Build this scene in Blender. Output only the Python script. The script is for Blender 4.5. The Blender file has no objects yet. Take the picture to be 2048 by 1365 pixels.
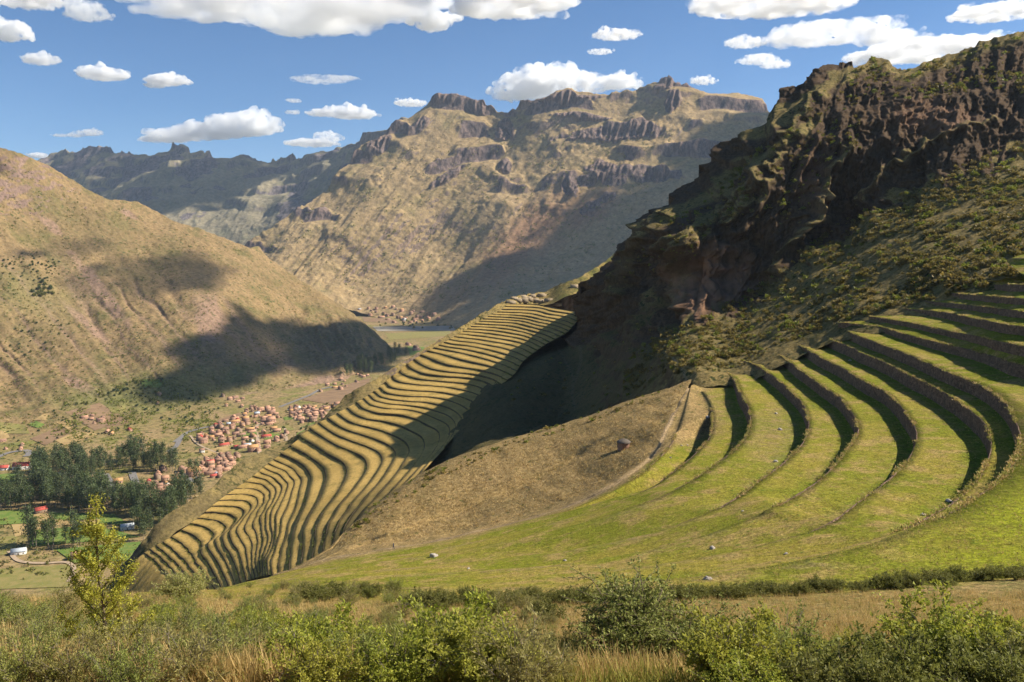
import bpy, math, random
import numpy as np
from mathutils import Vector, Matrix
from mathutils.bvhtree import BVHTree
R_ = math.radians
rng = np.random.default_rng(11)
random.seed(5)
SC = bpy.context.scene
COL = SC.collection
# ------------------------------------------------------------------ camera, sky, sun, exposure
EYE = 350.0                       # eye height above the valley floor, metres
F = 1593.0; CU = 1024.0; CV = 682.5; HOR = 500.0
PITCH = math.atan((CV - HOR) / F)
cam = bpy.data.cameras.new('camera')
cam.sensor_width = 36.0
cam.lens = F / 2048 * 36.0
cam.clip_start = 0.3; cam.clip_end = 60000
camo = bpy.data.objects.new('camera', cam); COL.objects.link(camo)
camo.location = (0, 0, EYE)
camo.rotation_euler = (math.pi / 2 - PITCH, 0, 0)
SC.camera = camo
SUN_AZ, SUN_EL = 82.0, 41.0       # degrees clockwise from +Y, and above the horizon
SDIR = np.array([math.sin(R_(SUN_AZ)) * math.cos(R_(SUN_EL)), math.cos(R_(SUN_AZ)) * math.cos(R_(SUN_EL)), math.sin(R_(SUN_EL))])
w = bpy.data.worlds.new('World'); SC.world = w; w.use_nodes = True
nt = w.node_tree; bg = nt.nodes['Background']
sky = nt.nodes.new('ShaderNodeTexSky'); sky.sky_type = 'NISHITA'; sky.sun_disc = False
sky.sun_elevation = R_(SUN_EL); sky.sun_rotation = R_(SUN_AZ)
sky.altitude = 3300; sky.air_density = 1.0; sky.dust_density = 0.15; sky.ozone_density = 2.2
tint = nt.nodes.new('ShaderNodeHueSaturation'); tint.inputs['Saturation'].default_value = 1.18; tint.inputs['Value'].default_value = 1.0
nt.links.new(sky.outputs[0], tint.inputs['Color']); nt.links.new(tint.outputs[0], bg.inputs[0]); bg.inputs[1].default_value = 0.074
sl = bpy.data.lights.new('sun', 'SUN'); sl.energy = 4.9; sl.angle = R_(0.53); sl.color = (1.0, 0.93, 0.80)
so = bpy.data.objects.new('sun', sl); COL.objects.link(so)
so.rotation_euler = Vector(SDIR).to_track_quat('Z', 'Y').to_euler()
so.location = (900, 200, 1500)
SC.view_settings.view_transform = 'Standard'; SC.view_settings.look = 'None'
SC.view_settings.gamma = 1.0; SC.view_settings.use_curve_mapping = False
SC.view_settings.exposure = 0.86
cy = SC.cycles
cy.use_denoising = True
cy.max_bounces = 16; cy.diffuse_bounces = 3; cy.glossy_bounces = 2; cy.transmission_bounces = 4
cy.volume_bounces = 14; cy.transparent_max_bounces = 12
cy.use_adaptive_sampling = True; cy.adaptive_threshold = 0.02

# ------------------------------------------------------------------ small tools
def ray(u, v):
    """direction with y = 1 for a point of the picture (2048 x 1365)"""
    u = np.asarray(u, float); v = np.asarray(v, float)
    s, c = math.sin(PITCH), math.cos(PITCH)
    k = (v - CV) / F
    y = c - s * k
    return np.stack([(u - CU) / F / y, np.ones_like(y), (-s - c * k) / y], -1)
def P_z(u, v, z):
    """place at height z (relative to the eye)"""
    r = ray(u, v)
    return r * (np.asarray(z, float) / r[..., 2])[..., None]
def P_d(u, v, d):
    return ray(u, v) * np.asarray(d, float)[..., None]
def pix(p):
    s, c = math.sin(PITCH), math.cos(PITCH)
    fwd = p[..., 1] * c - p[..., 2] * s
    up = p[..., 1] * s + p[..., 2] * c
    return CU + F * p[..., 0] / fwd, CV - F * up / fwd
_g = np.random.default_rng(3)
_PERM = np.concatenate([_g.permutation(256)] * 3)
_GR = _g.normal(size=(256, 3)); _GR /= np.linalg.norm(_GR, axis=1)[:, None]
def noise3(p):
    p = np.asarray(p, float)
    i = np.floor(p).astype(np.int64); f = p - i
    w_ = f * f * f * (f * (f * 6 - 15) + 10)
    i &= 255
    out = 0
    for dx in (0, 1):
        wx = w_[..., 0] if dx else 1 - w_[..., 0]
        a = _PERM[i[..., 0] + dx]
        for dy in (0, 1):
            wy = w_[..., 1] if dy else 1 - w_[..., 1]
            b = _PERM[a + i[..., 1] + dy]
            for dz in (0, 1):
                wz = w_[..., 2] if dz else 1 - w_[..., 2]
                g = _GR[_PERM[b + i[..., 2] + dz]]
                d = g[..., 0] * (f[..., 0] - dx) + g[..., 1] * (f[..., 1] - dy) + g[..., 2] * (f[..., 2] - dz)
                out = out + wx * wy * wz * d
    return out * 1.6
def fbm(p, o=5, gain=.5, lac=2.03):
    a, s, t = 1.0, 0, np.asarray(p, float)
    for k in range(o):
        s = s + a * noise3(t + 17.3 * k); a *= gain; t = t * lac
    return s
def ridged(p, o=5, gain=.5, lac=2.1):
    a, s, t = 1.0, 0, np.asarray(p, float)
    for k in range(o):
        s = s + a * (1 - np.abs(noise3(t + 9.7 * k)) * 2); a *= gain; t = t * lac
    return s
def sstep(a, b, x):
    t = np.clip((x - a) / (b - a), 0, 1); return t * t * (3 - 2 * t)
def tps(ctrl):
    """thin plate spline of 1/depth over the picture: flat slopes stay flat"""
    c = np.array(ctrl, float); xy = c[:, :2] / 1000; f = 1000.0 / c[:, 2]; n = len(c)
    def U(r2): return np.where(r2 > 1e-12, r2 * np.log(np.maximum(r2, 1e-12)), 0)
    d2 = ((xy[:, None] - xy[None]) ** 2).sum(-1)
    A = np.zeros((n + 3, n + 3)); A[:n, :n] = U(d2) + np.eye(n) * 1e-5
    A[:n, n] = 1; A[:n, n + 1:] = xy; A[n, :n] = 1; A[n + 1:, :n] = xy.T
    sol = np.linalg.solve(A, np.concatenate([f, np.zeros(3)]))
    lo, hi = f.min() * .55, f.max() * 1.6
    def ev(u, v):
        q = np.stack([np.asarray(u, float), np.asarray(v, float)], -1) / 1000
        o = sol[n] + q[..., 0] * sol[n + 1] + q[..., 1] * sol[n + 2]
        for j in range(n):
            o = o + sol[j] * U(((q - xy[j]) ** 2).sum(-1))
        return 1000.0 / np.clip(o, lo, hi)
    return ev
def mesh_np(name, verts, faces, smooth=False):
    """verts (n,3) in world space; faces (m,3) or (m,4)"""
    me = bpy.data.meshes.new(name)
    v = np.ascontiguousarray(verts, np.float32); f = np.ascontiguousarray(faces, np.int32)
    k = f.shape[1]
    me.vertices.add(len(v)); me.vertices.foreach_set('co', v.ravel())
    me.loops.add(f.size); me.loops.foreach_set('vertex_index', f.ravel())
    me.polygons.add(len(f)); me.polygons.foreach_set('loop_start', np.arange(0, f.size, k, dtype=np.int32))
    try: me.polygons.foreach_set('loop_total', np.full(len(f), k, np.int32))
    except Exception: pass
    me.update(calc_edges=True)
    if smooth: me.polygons.foreach_set('use_smooth', np.ones(len(f), bool))
    return me
def attr(me, name, val):
    a = me.attributes.new(name, 'FLOAT', 'POINT'); a.data.foreach_set('value', np.ascontiguousarray(val, np.float32).ravel())
def grid_faces(nr, nc):
    i = np.arange(nr * nc).reshape(nr, nc)
    return np.stack([i[:-1, :-1], i[:-1, 1:], i[1:, 1:], i[1:, :-1]], -1).reshape(-1, 4)
def put(name, me, mat=None, parent=None, label=None, cat=None, group=None, kind=None, loc=None):
    o = bpy.data.objects.new(name, me); COL.objects.link(o)
    if mat is not None and me is not None:
        me.materials.clear(); me.materials.append(mat)
    if parent is not None: o.parent = parent
    if label: o['label'] = label
    if cat: o['category'] = cat
    if group: o['group'] = group
    if kind: o['kind'] = kind
    if loc is not None: o.location = loc
    return o
UP = np.array([0, 0, EYE])
def grid_normals(G):
    a = np.gradient(G, axis=0); b = np.gradient(G, axis=1)
    n = np.cross(a, b); n /= np.linalg.norm(n, axis=-1, keepdims=True) + 1e-9
    return n
SURF = {}
class Ground:
    """a landform as a displaced grid; remembers a BVH for setting things on it"""
    def __init__(self, name, G, flip=False):
        self.name, self.G = name, G
        self.nr, self.nc = G.shape[:2]
        self._b = None
    def bvh(self):
        if self._b is None:
            self._b = BVHTree.FromPolygons(self.G.reshape(-1, 3).tolist(), grid_faces(self.nr, self.nc).tolist())
        return self._b
    def hit(self, u, v):
        d = Vector(ray(u, v).tolist()).normalized()
        return self.bvh().ray_cast(Vector((0, 0, 0)), d)[:2]
    def down(self, x, y, top=3000):
        return self.bvh().ray_cast(Vector((x, y, top)), Vector((0, 0, -1)))[:2]
def hit(u, v, names):
    best = None
    for n in names:
        p, nn = SURF[n].hit(u, v)
        if p is not None and (best is None or p.length < best[0].length): best = (p, nn, n)
    return best
def depth_ground(name, ctrl, top, bot, u0, u1, du, nv, disp=None, back=None, jag=None, gam=1.0):
    us = np.arange(u0, u1 + du, du)
    vt = np.interp(us, *np.array(top, float).T); vb = np.interp(us, *np.array(bot, float).T)
    if jag is not None: vt = vt + jag(us)
    s = np.linspace(0, 1, nv) ** gam
    U = np.repeat(us[None], nv, 0); V = vb[None] + (vt - vb)[None] * s[:, None]
    D = tps(ctrl)(U, V)
    G = P_d(U, V, D)
    n = grid_normals(G)
    n *= np.sign((n * -G).sum(-1, keepdims=True))         # towards the eye
    if disp is not None: G = disp(G, U, V, n, s[:, None])
    if back:
        rows = [G]
        last = G[-1]
        hd = last[:, :2] / np.linalg.norm(last[:, :2], axis=1, keepdims=True)
        for L, dz in back:
            q = last.copy(); q[:, :2] += hd * L; q[:, 2] -= dz
            q[:, 2] += fbm(q * (3.0 / max(L, 1)), 3) * L * .05
            rows.append(q[None])
        G = np.concatenate(rows, 0)
    SURF[name] = Ground(name, G)
    SURF[name].U, SURF[name].V = U, V
    return G
# ------------------------------------------------------------------ materials
MATS = {}
class NB:
    def __init__(self, name):
        self.m = bpy.data.materials.new(name); self.m.use_nodes = True
        self.t = self.m.node_tree; self.t.nodes.clear()
        self.out = self.n('ShaderNodeOutputMaterial')
        self.pos = self.n('ShaderNodeNewGeometry').outputs
    def n(self, typ, **kw):
        x = self.t.nodes.new(typ)
        for k, v in kw.items(): setattr(x, k, v)
        return x
    def set(self, sock, val):
        if isinstance(val, bpy.types.NodeSocket): self.t.links.new(val, sock)
        else: sock.default_value = val
    def noise(self, scale, det=5, rough=.55, vec=None, stretch=None, dist=0.0):
        v = vec if vec is not None else self.pos['Position']
        if stretch is not None:
            mp = self.n('ShaderNodeMapping'); self.set(mp.inputs[0], v); mp.inputs['Scale'].default_value = stretch
            if len(stretch) > 3: pass
            v = mp.outputs[0]
        x = self.n('ShaderNodeTexNoise'); self.set(x.inputs['Vector'], v)
        x.inputs['Scale'].default_value = scale; x.inputs['Detail'].default_value = det; x.inputs['Roughness'].default_value = rough
        x.inputs['Distortion'].default_value = dist
        return x.outputs['Fac']
    def vor(self, scale, vec=None, feature='F1', stretch=None):
        v = vec if vec is not None else self.pos['Position']
        if stretch is not None:
            mp = self.n('ShaderNodeMapping'); self.set(mp.inputs[0], v); mp.inputs['Scale'].default_value = stretch; v = mp.outputs[0]
        x = self.n('ShaderNodeTexVoronoi', feature=feature); self.set(x.inputs['Vector'], v); x.inputs['Scale'].default_value = scale
        return x
    def ramp(self, fac, a, b, lo=0.0, hi=1.0):
        x = self.n('ShaderNodeMapRange'); x.interpolation_type = 'SMOOTHSTEP'
        self.set(x.inputs[0], fac); x.inputs[1].default_value = a; x.inputs[2].default_value = b
        x.inputs[3].default_value = lo; x.inputs[4].default_value = hi
        return x.outputs[0]
    def math(self, op, a, b=0.0):
        x = self.n('ShaderNodeMath', operation=op); self.set(x.inputs[0], a); self.set(x.inputs[1], b); return x.outputs[0]
    def mix(self, fac, a, b):
        x = self.n('ShaderNodeMix', data_type='RGBA')
        self.set(x.inputs[0], fac)
        for s, c in ((x.inputs[6], a), (x.inputs[7], b)):
            self.set(s, c if isinstance(c, bpy.types.NodeSocket) else (*c, 1.0))
        return x.outputs[2]
    def attr(self, name):
        x = self.n('ShaderNodeAttribute'); x.attribute_name = name; return x.outputs['Fac']
    def slope(self):
        x = self.n('ShaderNodeSeparateXYZ'); self.set(x.inputs[0], self.pos['Normal']); return x.outputs[2]
    def bump(self, h, strength=.5, dist=1.0, normal=None):
        x = self.n('ShaderNodeBump'); self.set(x.inputs['Height'], h); x.inputs['Strength'].default_value = strength; x.inputs['Distance'].default_value = dist
        if normal is not None: self.set(x.inputs['Normal'], normal)
        return x.outputs[0]
    def finish(self, col, rough=.95, normal=None, spec=.15, trans=0.0, tcol=None):
        b = self.n('ShaderNodeBsdfPrincipled'); self.set(b.inputs['Base Color'], col if isinstance(col, bpy.types.NodeSocket) else (*col, 1.0))
        self.set(b.inputs['Roughness'], rough); b.inputs['Specular IOR Level'].default_value = spec
        if normal is not None: self.set(b.inputs['Normal'], normal)
        o = b.outputs[0]
        if trans > 0:
            t = self.n('ShaderNodeBsdfTranslucent'); self.set(t.inputs[0], tcol if tcol is not None else (col if isinstance(col, bpy.types.NodeSocket) else (*col, 1.0)))
            mx = self.n('ShaderNodeMixShader'); mx.inputs[0].default_value = trans
            self.t.links.new(o, mx.inputs[1]); self.t.links.new(t.outputs[0], mx.inputs[2]); o = mx.outputs[0]
        self.t.links.new(o, self.out.inputs[0])
        return self.m
def ground_mat(name, c1, c2, c3, s1, s2, fine, rock=None, rk=(.55, .72), attrs=(), bump=None, grain=.35, stretch=None, rockscale=.02, spots=None):
    b = NB(name)
    n1 = b.noise(s1, 6, .6); n2 = b.noise(s2, 6, .65, stretch=stretch); nf = b.noise(fine, 4, .7)
    col = b.mix(b.ramp(n1, .38, .64), c1, c2)
    col = b.mix(b.ramp(n2, .48, .70), col, c3)
    for an, cc in attrs:
        if an == 'rock': continue
        col = b.mix(b.math('MULTIPLY', b.attr(an), b.ramp(nf, .15, .5, .7, 1.0)), col, cc)
    if spots:                                     # low scrub seen from afar
        sc, cc, lo, hi = spots
        sp = b.noise(sc, 3, .7)
        big = b.noise(sc * .08, 3, .6)
        col = b.mix(b.math('MULTIPLY', b.ramp(sp, lo, hi), b.ramp(big, .35, .6, .25, 1.0)), col, cc)
    # grain
    g = b.ramp(nf, .25, .75, 1 - grain, 1 + grain)
    vm = b.n('ShaderNodeVectorMath', operation='SCALE'); b.set(vm.inputs[0], col); b.set(vm.inputs['Scale'], g); col = vm.outputs[0]
    if rock:
        r1, r2 = rock
        rc = b.mix(b.ramp(b.noise(rockscale, 6, .7, stretch=(1, 1, .5)), .35, .65), r1, r2)
        rc = b.mix(b.ramp(b.noise(rockscale * 7, 5, .7, stretch=(1, 1, .35)), .4, .62), rc, tuple(x * .5 for x in r1))
        f = b.math('ADD', b.slope(), b.math('MULTIPLY', b.math('SUBTRACT', n2, .5), .35))
        f = b.ramp(f, rk[0], rk[1], 1.0, 0.0)
        if any(a[0] == 'rock' for a in attrs): f = b.math('MAXIMUM', b.math('MULTIPLY', f, .8), b.ramp(b.math('ADD', b.attr('rock'), b.math('MULTIPLY', b.math('SUBTRACT', n2, .5), .6)), .35, .65))
        col = b.mix(f, col, rc)
    nrm = None
    if bump:
        nrm = b.bump(nf, bump[0], bump[1])
        if len(bump) > 2: nrm = b.bump(n2, bump[0], bump[2], nrm)
    MATS[name] = b.finish(col, .97, nrm, .05)
    return MATS[name]
def flat_mat(name, c1, c2, scale=1.0, rough=.9, bump=None, spec=.2, trans=0, attrname=None, c3=None):
    b = NB(name)
    n = b.noise(scale, 5, .6)
    col = b.mix(b.ramp(n, .35, .65), c1, c2)
    if attrname:
        col = b.mix(b.attr(attrname), col, c3)
    nrm = b.bump(n, *bump) if bump else None
    MATS[name] = b.finish(col, rough, nrm, spec, trans)
    return MATS[name]
# ------------------------------------------------------------------ large landforms (metres, heights relative to the eye)
FLOOR = -350.0
def zpt(u, v, z):                       # control point on a given height
    return (u, v, float(z / ray(u, v)[2]))
# --- valley floor, one sheet to the horizon
def build_floor():
    ang = np.linspace(R_(-46), R_(46), 420)
    d = np.concatenate([np.linspace(300, 3000, 330), np.geomspace(3030, 11500, 80)])
    A, Dd = np.meshgrid(ang, d)
    G = np.stack([np.tan(A) * Dd, Dd, np.full_like(A, FLOOR)], -1)
    G[..., 2] += fbm(G * np.array([1, 1, 0]) / 260.0, 4) * 3.0 + sstep(5200, 9000, Dd) * 160
    SURF['floor'] = Ground('floor', G)
    me = mesh_np('valley_floor', (G + UP).reshape(-1, 3), grid_faces(*G.shape[:2]), True)
    put('valley_floor', me, MATS['floor'], kind='structure')
ground_mat('floor', (.225, .17, .07), (.29, .20, .10), (.17, .165, .045), .006, .014, .16, grain=.4, spots=(.06, (.06, .07, .022), .54, .62), bump=(.5, 2.0))
ground_mat('lefthill', (.255, .170, .082), (.185, .130, .060), (.145, .118, .046), .0045, .012, .11, rock=((.30, .20, .15), (.20, .13, .10)), rk=(.42, .60),
           attrs=(('red', (.25, .16, .105)), ('field', (.15, .15, .05))), grain=.28, bump=(.6, 3.0, 10.0), spots=(.085, (.075, .085, .03), .56, .66), stretch=(1, 1, .3))
ground_mat('midmountain', (.36, .25, .125), (.30, .21, .105), (.25, .19, .085), .0022, .006, .045, rock=((.19, .14, .12), (.27, .185, .145)), rk=(.34, .50),
           attrs=(('rock', 0), ('red', (.27, .15, .09)), ('field', (.34, .25, .12))), grain=.3, bump=(.6, 6.0, 18.0), spots=(.035, (.10, .095, .04), .59, .70), rockscale=.008)
ground_mat('farrange', (.26, .215, .135), (.21, .18, .115), (.18, .165, .095), .002, .005, .03, rock=((.17, .14, .14), (.23, .185, .165)), rk=(.50, .66), attrs=(('rock', 0),), grain=.25, bump=(.6, 8.0, 22.0), rockscale=.006)
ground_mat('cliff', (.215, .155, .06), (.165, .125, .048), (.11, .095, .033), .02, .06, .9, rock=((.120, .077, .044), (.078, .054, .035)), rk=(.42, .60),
           attrs=(('rock', 0), ('red', (.20, .105, .065)), ('path', (.24, .19, .12)), ('heath', (.060, .052, .024))), grain=.4, bump=(.7, .5, 2.0), rockscale=.07, spots=(.35, (.045, .05, .018), .52, .62))  # 'heath' is a dark tone painted on to deepen the gully's shade
build_floor()
# --- far range
def d_far(G, U, V, n, s):
    q = G / 620.0
    r = ridged(q * np.array([1, .6, .45]), 6, .55)
    G = G + n * ((r - 1.1) * 52)[..., None] * (0.35 + .65 * s)[..., None]
    h = 150.0
    zz = G[..., 2] + fbm(G / 700, 3) * 90
    fr = (zz / h) % 1.0
    m = sstep(-.15, .25, fbm(G / 900 + 4, 3)) * sstep(.25, .6, s)
    G[..., 2] += m * h * .55 * (sstep(.1, .55, fr) - fr)
    return G
TOP_B = [(-200, 330), (60, 330), (92, 316), (100, 308), (150, 306), (165, 294), (205, 295), (225, 303), (250, 293), (270, 303), (300, 306), (325, 303), (345, 293), (365, 298), (385, 307), (420, 312), (440, 316), (480, 314), (520, 320), (565, 325), (585, 316), (600, 320), (640, 304), (680, 292), (720, 280), (760, 266), (830, 240), (950, 250)]
B_CT = [(90, 315, 9500), (160, 300, 9400), (340, 293, 8600), (560, 325, 8300), (700, 290, 7400), (760, 265, 6900), (-200, 330, 9500), (-200, 500, 7000), (120, 400, 8300), (250, 430, 7300), (330, 360, 7900), (400, 450, 6900), (480, 475, 6700), (480, 400, 7300), (600, 400, 6900), (560, 470, 6500), (650, 460, 6400), (300, 540, 6200), (600, 560, 5900), (900, 400, 6500), (900, 300, 6800), (-200, 600, 5800)]
G = depth_ground('far', B_CT, TOP_B, [(-200, 560), (950, 580)], -200, 950, 2.4, 150, d_far, back=((900, 500), (2600, 1700)), jag=lambda u: fbm(np.stack([u / 9, u * 0, u * 0], -1), 4, .6) * 2.6 - np.maximum(0, noise3(np.stack([u / 23, u * 0 + 5, u * 0], -1))) * 4)
me = mesh_np('far_range', (G + UP).reshape(-1, 3), grid_faces(*G.shape[:2]), True)
rk = np.zeros(G.shape[:2]); rk[:150] = sstep(-.05, .45, fbm(G[:150] / 420.0 * np.array([1, 1, 1.8]), 5) + sstep(.3, .9, np.linspace(0, 1, 150))[:, None] * .45 - .35)
attr(me, 'rock', rk)
put('far_mountains', me, MATS['farrange'], kind='structure')
def blob(U, V, u, v, ru, rv, rot=0, soft=.35):
    c, s_ = math.cos(R_(rot)), math.sin(R_(rot))
    a = ((U - u) * c + (V - v) * s_) / ru; b = (-(U - u) * s_ + (V - v) * c) / rv
    nz = fbm(np.stack([U / 30, V / 30, U * 0 + u], -1), 4) * .35
    return 1 - sstep(1 - soft, 1 + soft, np.sqrt(a * a + b * b) + nz)
# --- mountain across the valley
A_ROCK = ((905, 205, 40, 7, 5), (960, 215, 18, 12, 20), (1130, 200, 90, 7, -6), (1160, 235, 60, 6, 4), (1010, 262, 20, 22, 40), (1230, 268, 110, 14, -4), (1215, 345, 40, 26, 15), (1300, 345, 60, 16, 5), (1190, 410, 45, 11, -25), (1140, 375, 20, 14, 30), (760, 290, 30, 14, -35), (840, 250, 30, 10, -30), (900, 350, 40, 9, -30), (1400, 300, 60, 14, 10), (1330, 172, 24, 10, -20), (1345, 205, 12, 22, 25), (1010, 330, 14, 14, 30))
A_CT = [(870, 198, 5500), (745, 283, 5300), (690, 335, 5150), (650, 385, 5020), (560, 440, 4800), (500, 490, 4680), (440, 525, 4600), (985, 222, 5500), (1040, 215, 5400), (1165, 181, 5450), (1270, 186, 5450), (1325, 158, 5430), (1440, 190, 5400), (1535, 215, 5350), (1800, 290, 5200),
        (720, 605, 4330), zpt(850, 643, -352), (780, 622, 4200), zpt(1000, 690, -360), zpt(1250, 740, -370), (560, 545, 4400), (620, 560, 4380),
        (1000, 330, 5150), (1000, 430, 4780), (900, 520, 4650), (800, 440, 4760), (700, 470, 4620), (1200, 330, 5020), (1200, 430, 4600), (1100, 560, 4150), (1330, 300, 5020), (1400, 420, 4480), (1550, 450, 4250), (1300, 560, 3850), (1800, 500, 4100)]
TOP_A = [(420, 530), (440, 522), (500, 488), (560, 440), (610, 410), (650, 383), (690, 335), (720, 300), (745, 283), (790, 252), (830, 226), (850, 212), (870, 200), (885, 196), (915, 197), (935, 204), (946, 212), (958, 207), (972, 212), (990, 222), (1015, 228), (1040, 216), (1045, 207), (1075, 200), (1105, 192), (1130, 186), (1150, 185), (1165, 180), (1185, 186), (1215, 190), (1265, 188), (1285, 176), (1310, 162), (1325, 157), (1345, 161), (1380, 172), (1400, 181), (1425, 190), (1450, 190), (1475, 187), (1500, 195), (1520, 205), (1540, 222), (1650, 250), (1850, 320)]
def d_mid(G, U, V, n, s):
    # spurs and gullies that run down to the left
    q = np.stack([(U + .75 * V) / 95.0, V / 420.0, U * 0 + 2.2], -1)
    g1 = ridged(q, 4, .5)
    G = G + n * ((g1 - 1.2) * 17)[..., None] * sstep(0, .25, s)[..., None] * (1.15 - .55 * s)[..., None]
    q2 = np.stack([(U + .8 * V) / 22.0, V / 170.0, U * 0 + 7], -1)
    G = G + n * (fbm(q2, 4) * 4.5)[..., None]
    G = G + n * (fbm(G / 60.0, 4) * 5)[..., None]
    h = 175.0
    zz = G[..., 2] + fbm(G / 800 + 3, 3) * 110
    fr = (zz / h) % 1.0
    m = sstep(-.05, .35, fbm(np.stack([(U + .3 * V) / 110, (V) / 60, U * 0], -1), 4) - .05 + .2 * s) * sstep(.45, .75, s)
    d_mid.m = m
    G[..., 2] += m * h * .42 * (sstep(.08, .42, fr) - fr)
    rb = 0
    for b_ in A_ROCK: rb = np.maximum(rb, blob(U, V, *b_))
    d_mid.rb = rb
    hz = n.copy(); hz[..., 2] = 0; hz /= np.linalg.norm(hz, axis=-1, keepdims=True) + 1e-9
    G = G + hz * (rb * (18 + 26 * (ridged(np.stack([(U + .3 * V) / 13, V / 40, U * 0 + 2], -1), 4) - 1)))[..., None]
    d_mid.r = m * sstep(.02, .12, fr) * (1 - sstep(.36, .5, fr))
    return G
G = depth_ground('mid', A_CT, TOP_A, [(420, 575), (600, 600), (720, 625), (850, 665), (1000, 720), (1850, 780)], 420, 1850, 2.2, 270, d_mid, back=((300, 150), (1500, 1100), (3000, 2600)), jag=lambda u: fbm(np.stack([u / 12, u * 0 + 3, u * 0], -1), 4, .6) * 2.2)
me = mesh_np('mid_mountain', (G + UP).reshape(-1, 3), grid_faces(*G.shape[:2]), True)
U, V = SURF['mid'].U, SURF['mid'].V
def padr(x, nr):
    o = np.zeros((nr, x.shape[1])); o[:x.shape[0]] = x; o[x.shape[0]:] = x[-1]; return o
rk = d_mid.r * .8
rk = np.maximum(rk, d_mid.rb)
nr = G.shape[0]
attr(me, 'rock', padr(rk, nr))
rd = np.maximum(blob(U, V, 1060, 470, 130, 45, -42, .7), blob(U, V, 1180, 420, 60, 26, -30, .6)) * .8
rd = np.maximum(rd, blob(U, V, 950, 570, 110, 25, -20, .7) * .35)
attr(me, 'red', padr(rd, nr))
fl = np.zeros_like(U)
for b_ in ((760, 408, 14, 3), (800, 445, 12, 3), (650, 452, 26, 3), (700, 450, 10, 2.5), (735, 560, 14, 3), (790, 545, 10, 6), (700, 575, 12, 3), (650, 585, 14, 4), (760, 585, 30, 3), (820, 520, 8, 2), (860, 425, 8, 2)):
    fl = np.maximum(fl, blob(U, V, *b_))
attr(me, 'field', padr(fl * .75, nr))
put('valley_mountain', me, MATS['midmountain'], kind='structure')
# --- hill on the other bank, left
L_CT = [zpt(-320, 940, -350), zpt(0, 885, -350), zpt(150, 862, -350), zpt(300, 835, -351), zpt(430, 800, -352), zpt(560, 782, -352), zpt(650, 768, -352), zpt(740, 742, -352), zpt(792, 704, -352),
        zpt(0, 805, -325), zpt(200, 770, -312), zpt(330, 780, -325), zpt(430, 765, -325), zpt(560, 752, -328), zpt(650, 740, -330), (0, 600, 2080), (-320, 600, 1900), (200, 600, 2260), (400, 640, 2220), (600, 680, 2470), (0, 295, 2520), (215, 400, 2720), (350, 445, 2820), (500, 497, 2900), (650, 590, 2910), (740, 655, 2870), (782, 690, 2830), (-320, 150, 2350), (300, 520, 2560), (100, 450, 2480), (560, 610, 2650)]
TOP_L = [(-320, 150), (-100, 262), (0, 296), (40, 306), (95, 330), (150, 364), (215, 399), (270, 403), (300, 416), (350, 443), (400, 458), (450, 476), (500, 496), (520, 499), (532, 512), (545, 521), (600, 560), (650, 590), (700, 622), (740, 655), (770, 682), (786, 700), (800, 730)]
def d_left(G, U, V, n, s):
    q = np.stack([(U - .78 * V) / 120.0, V / 520.0, U * 0 + .4], -1)
    g = ridged(q, 3, .5)
    k = sstep(.02, .3, s) * (1 - .75 * sstep(.75, 1, s))
    G = G + n * ((g - 1.05) * 7)[..., None] * k[..., None]
    # sharp gullies cut by water
    q = np.stack([(U - .78 * V) / 62.0 + .25 * noise3(np.stack([U / 60, V / 60, U * 0], -1)), V / 900.0, U * 0 + 6.6], -1)
    cut = np.clip(1 - np.abs(noise3(q)) * 9, 0, 1)
    G = G - n * (cut * 6 * sstep(.12, .35, s) * (1 - sstep(.55, .8, s)) * sstep(-.05, .25, noise3(np.stack([U / 130, V / 160, U * 0 + 8], -1))))[..., None]
    d_left.cut = cut
    G = G + n * (fbm(G / 34.0, 5) * 3.2)[..., None]
    rocky = blob(U, V, 690, 700, 80, 45, 35, .6)
    G = G + n * (ridged(np.stack([(U - .5 * V) / 20, V / 45, U * 0], -1), 4) * 11 * rocky)[..., None]
    return G
G = depth_ground('left', L_CT, TOP_L, [(-320, 975), (0, 915), (150, 892), (300, 865), (430, 825), (560, 800), (650, 785), (740, 760), (800, 735)], -320, 798, 2.0, 290, d_left, back=((200, 60), (900, 500), (1200, 900)), jag=lambda u: fbm(np.stack([u / 14, u * 0 + 9, u * 0], -1), 4, .6) * 1.3 - 5 * np.exp(-((u - 515) / 12) ** 2))
me = mesh_np('left_hill', (G + UP).reshape(-1, 3), grid_faces(*G.shape[:2]), True)
U, V = SURF['left'].U, SURF['left'].V; nr = G.shape[0]
sL = np.linspace(0, 1, 290)[:, None]
red = d_left.cut * sstep(.15, .3, sL) * (1 - sstep(.55, .75, sL)) * .75
for b_ in ((200, 580, 95, 12, 52), (180, 650, 70, 10, 40), (170, 775, 45, 9, 25), (100, 450, 30, 7, 40), (260, 430, 20, 6, 30), (420, 640, 30, 55, -15), (490, 800, 60, 12, -10), (640, 770, 60, 14, -12)):
    red = np.maximum(red, blob(U, V, *b_))
attr(me, 'red', padr(red, nr))
fl = np.maximum(blob(U, V, 300, 790, 190, 38, -8, .8) * .8, blob(U, V, 60, 590, 80, 40, 15, .8) * .35)
attr(me, 'field', padr(fl, nr))
put('left_hillside', me, MATS['lefthill'], kind='structure')
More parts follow.
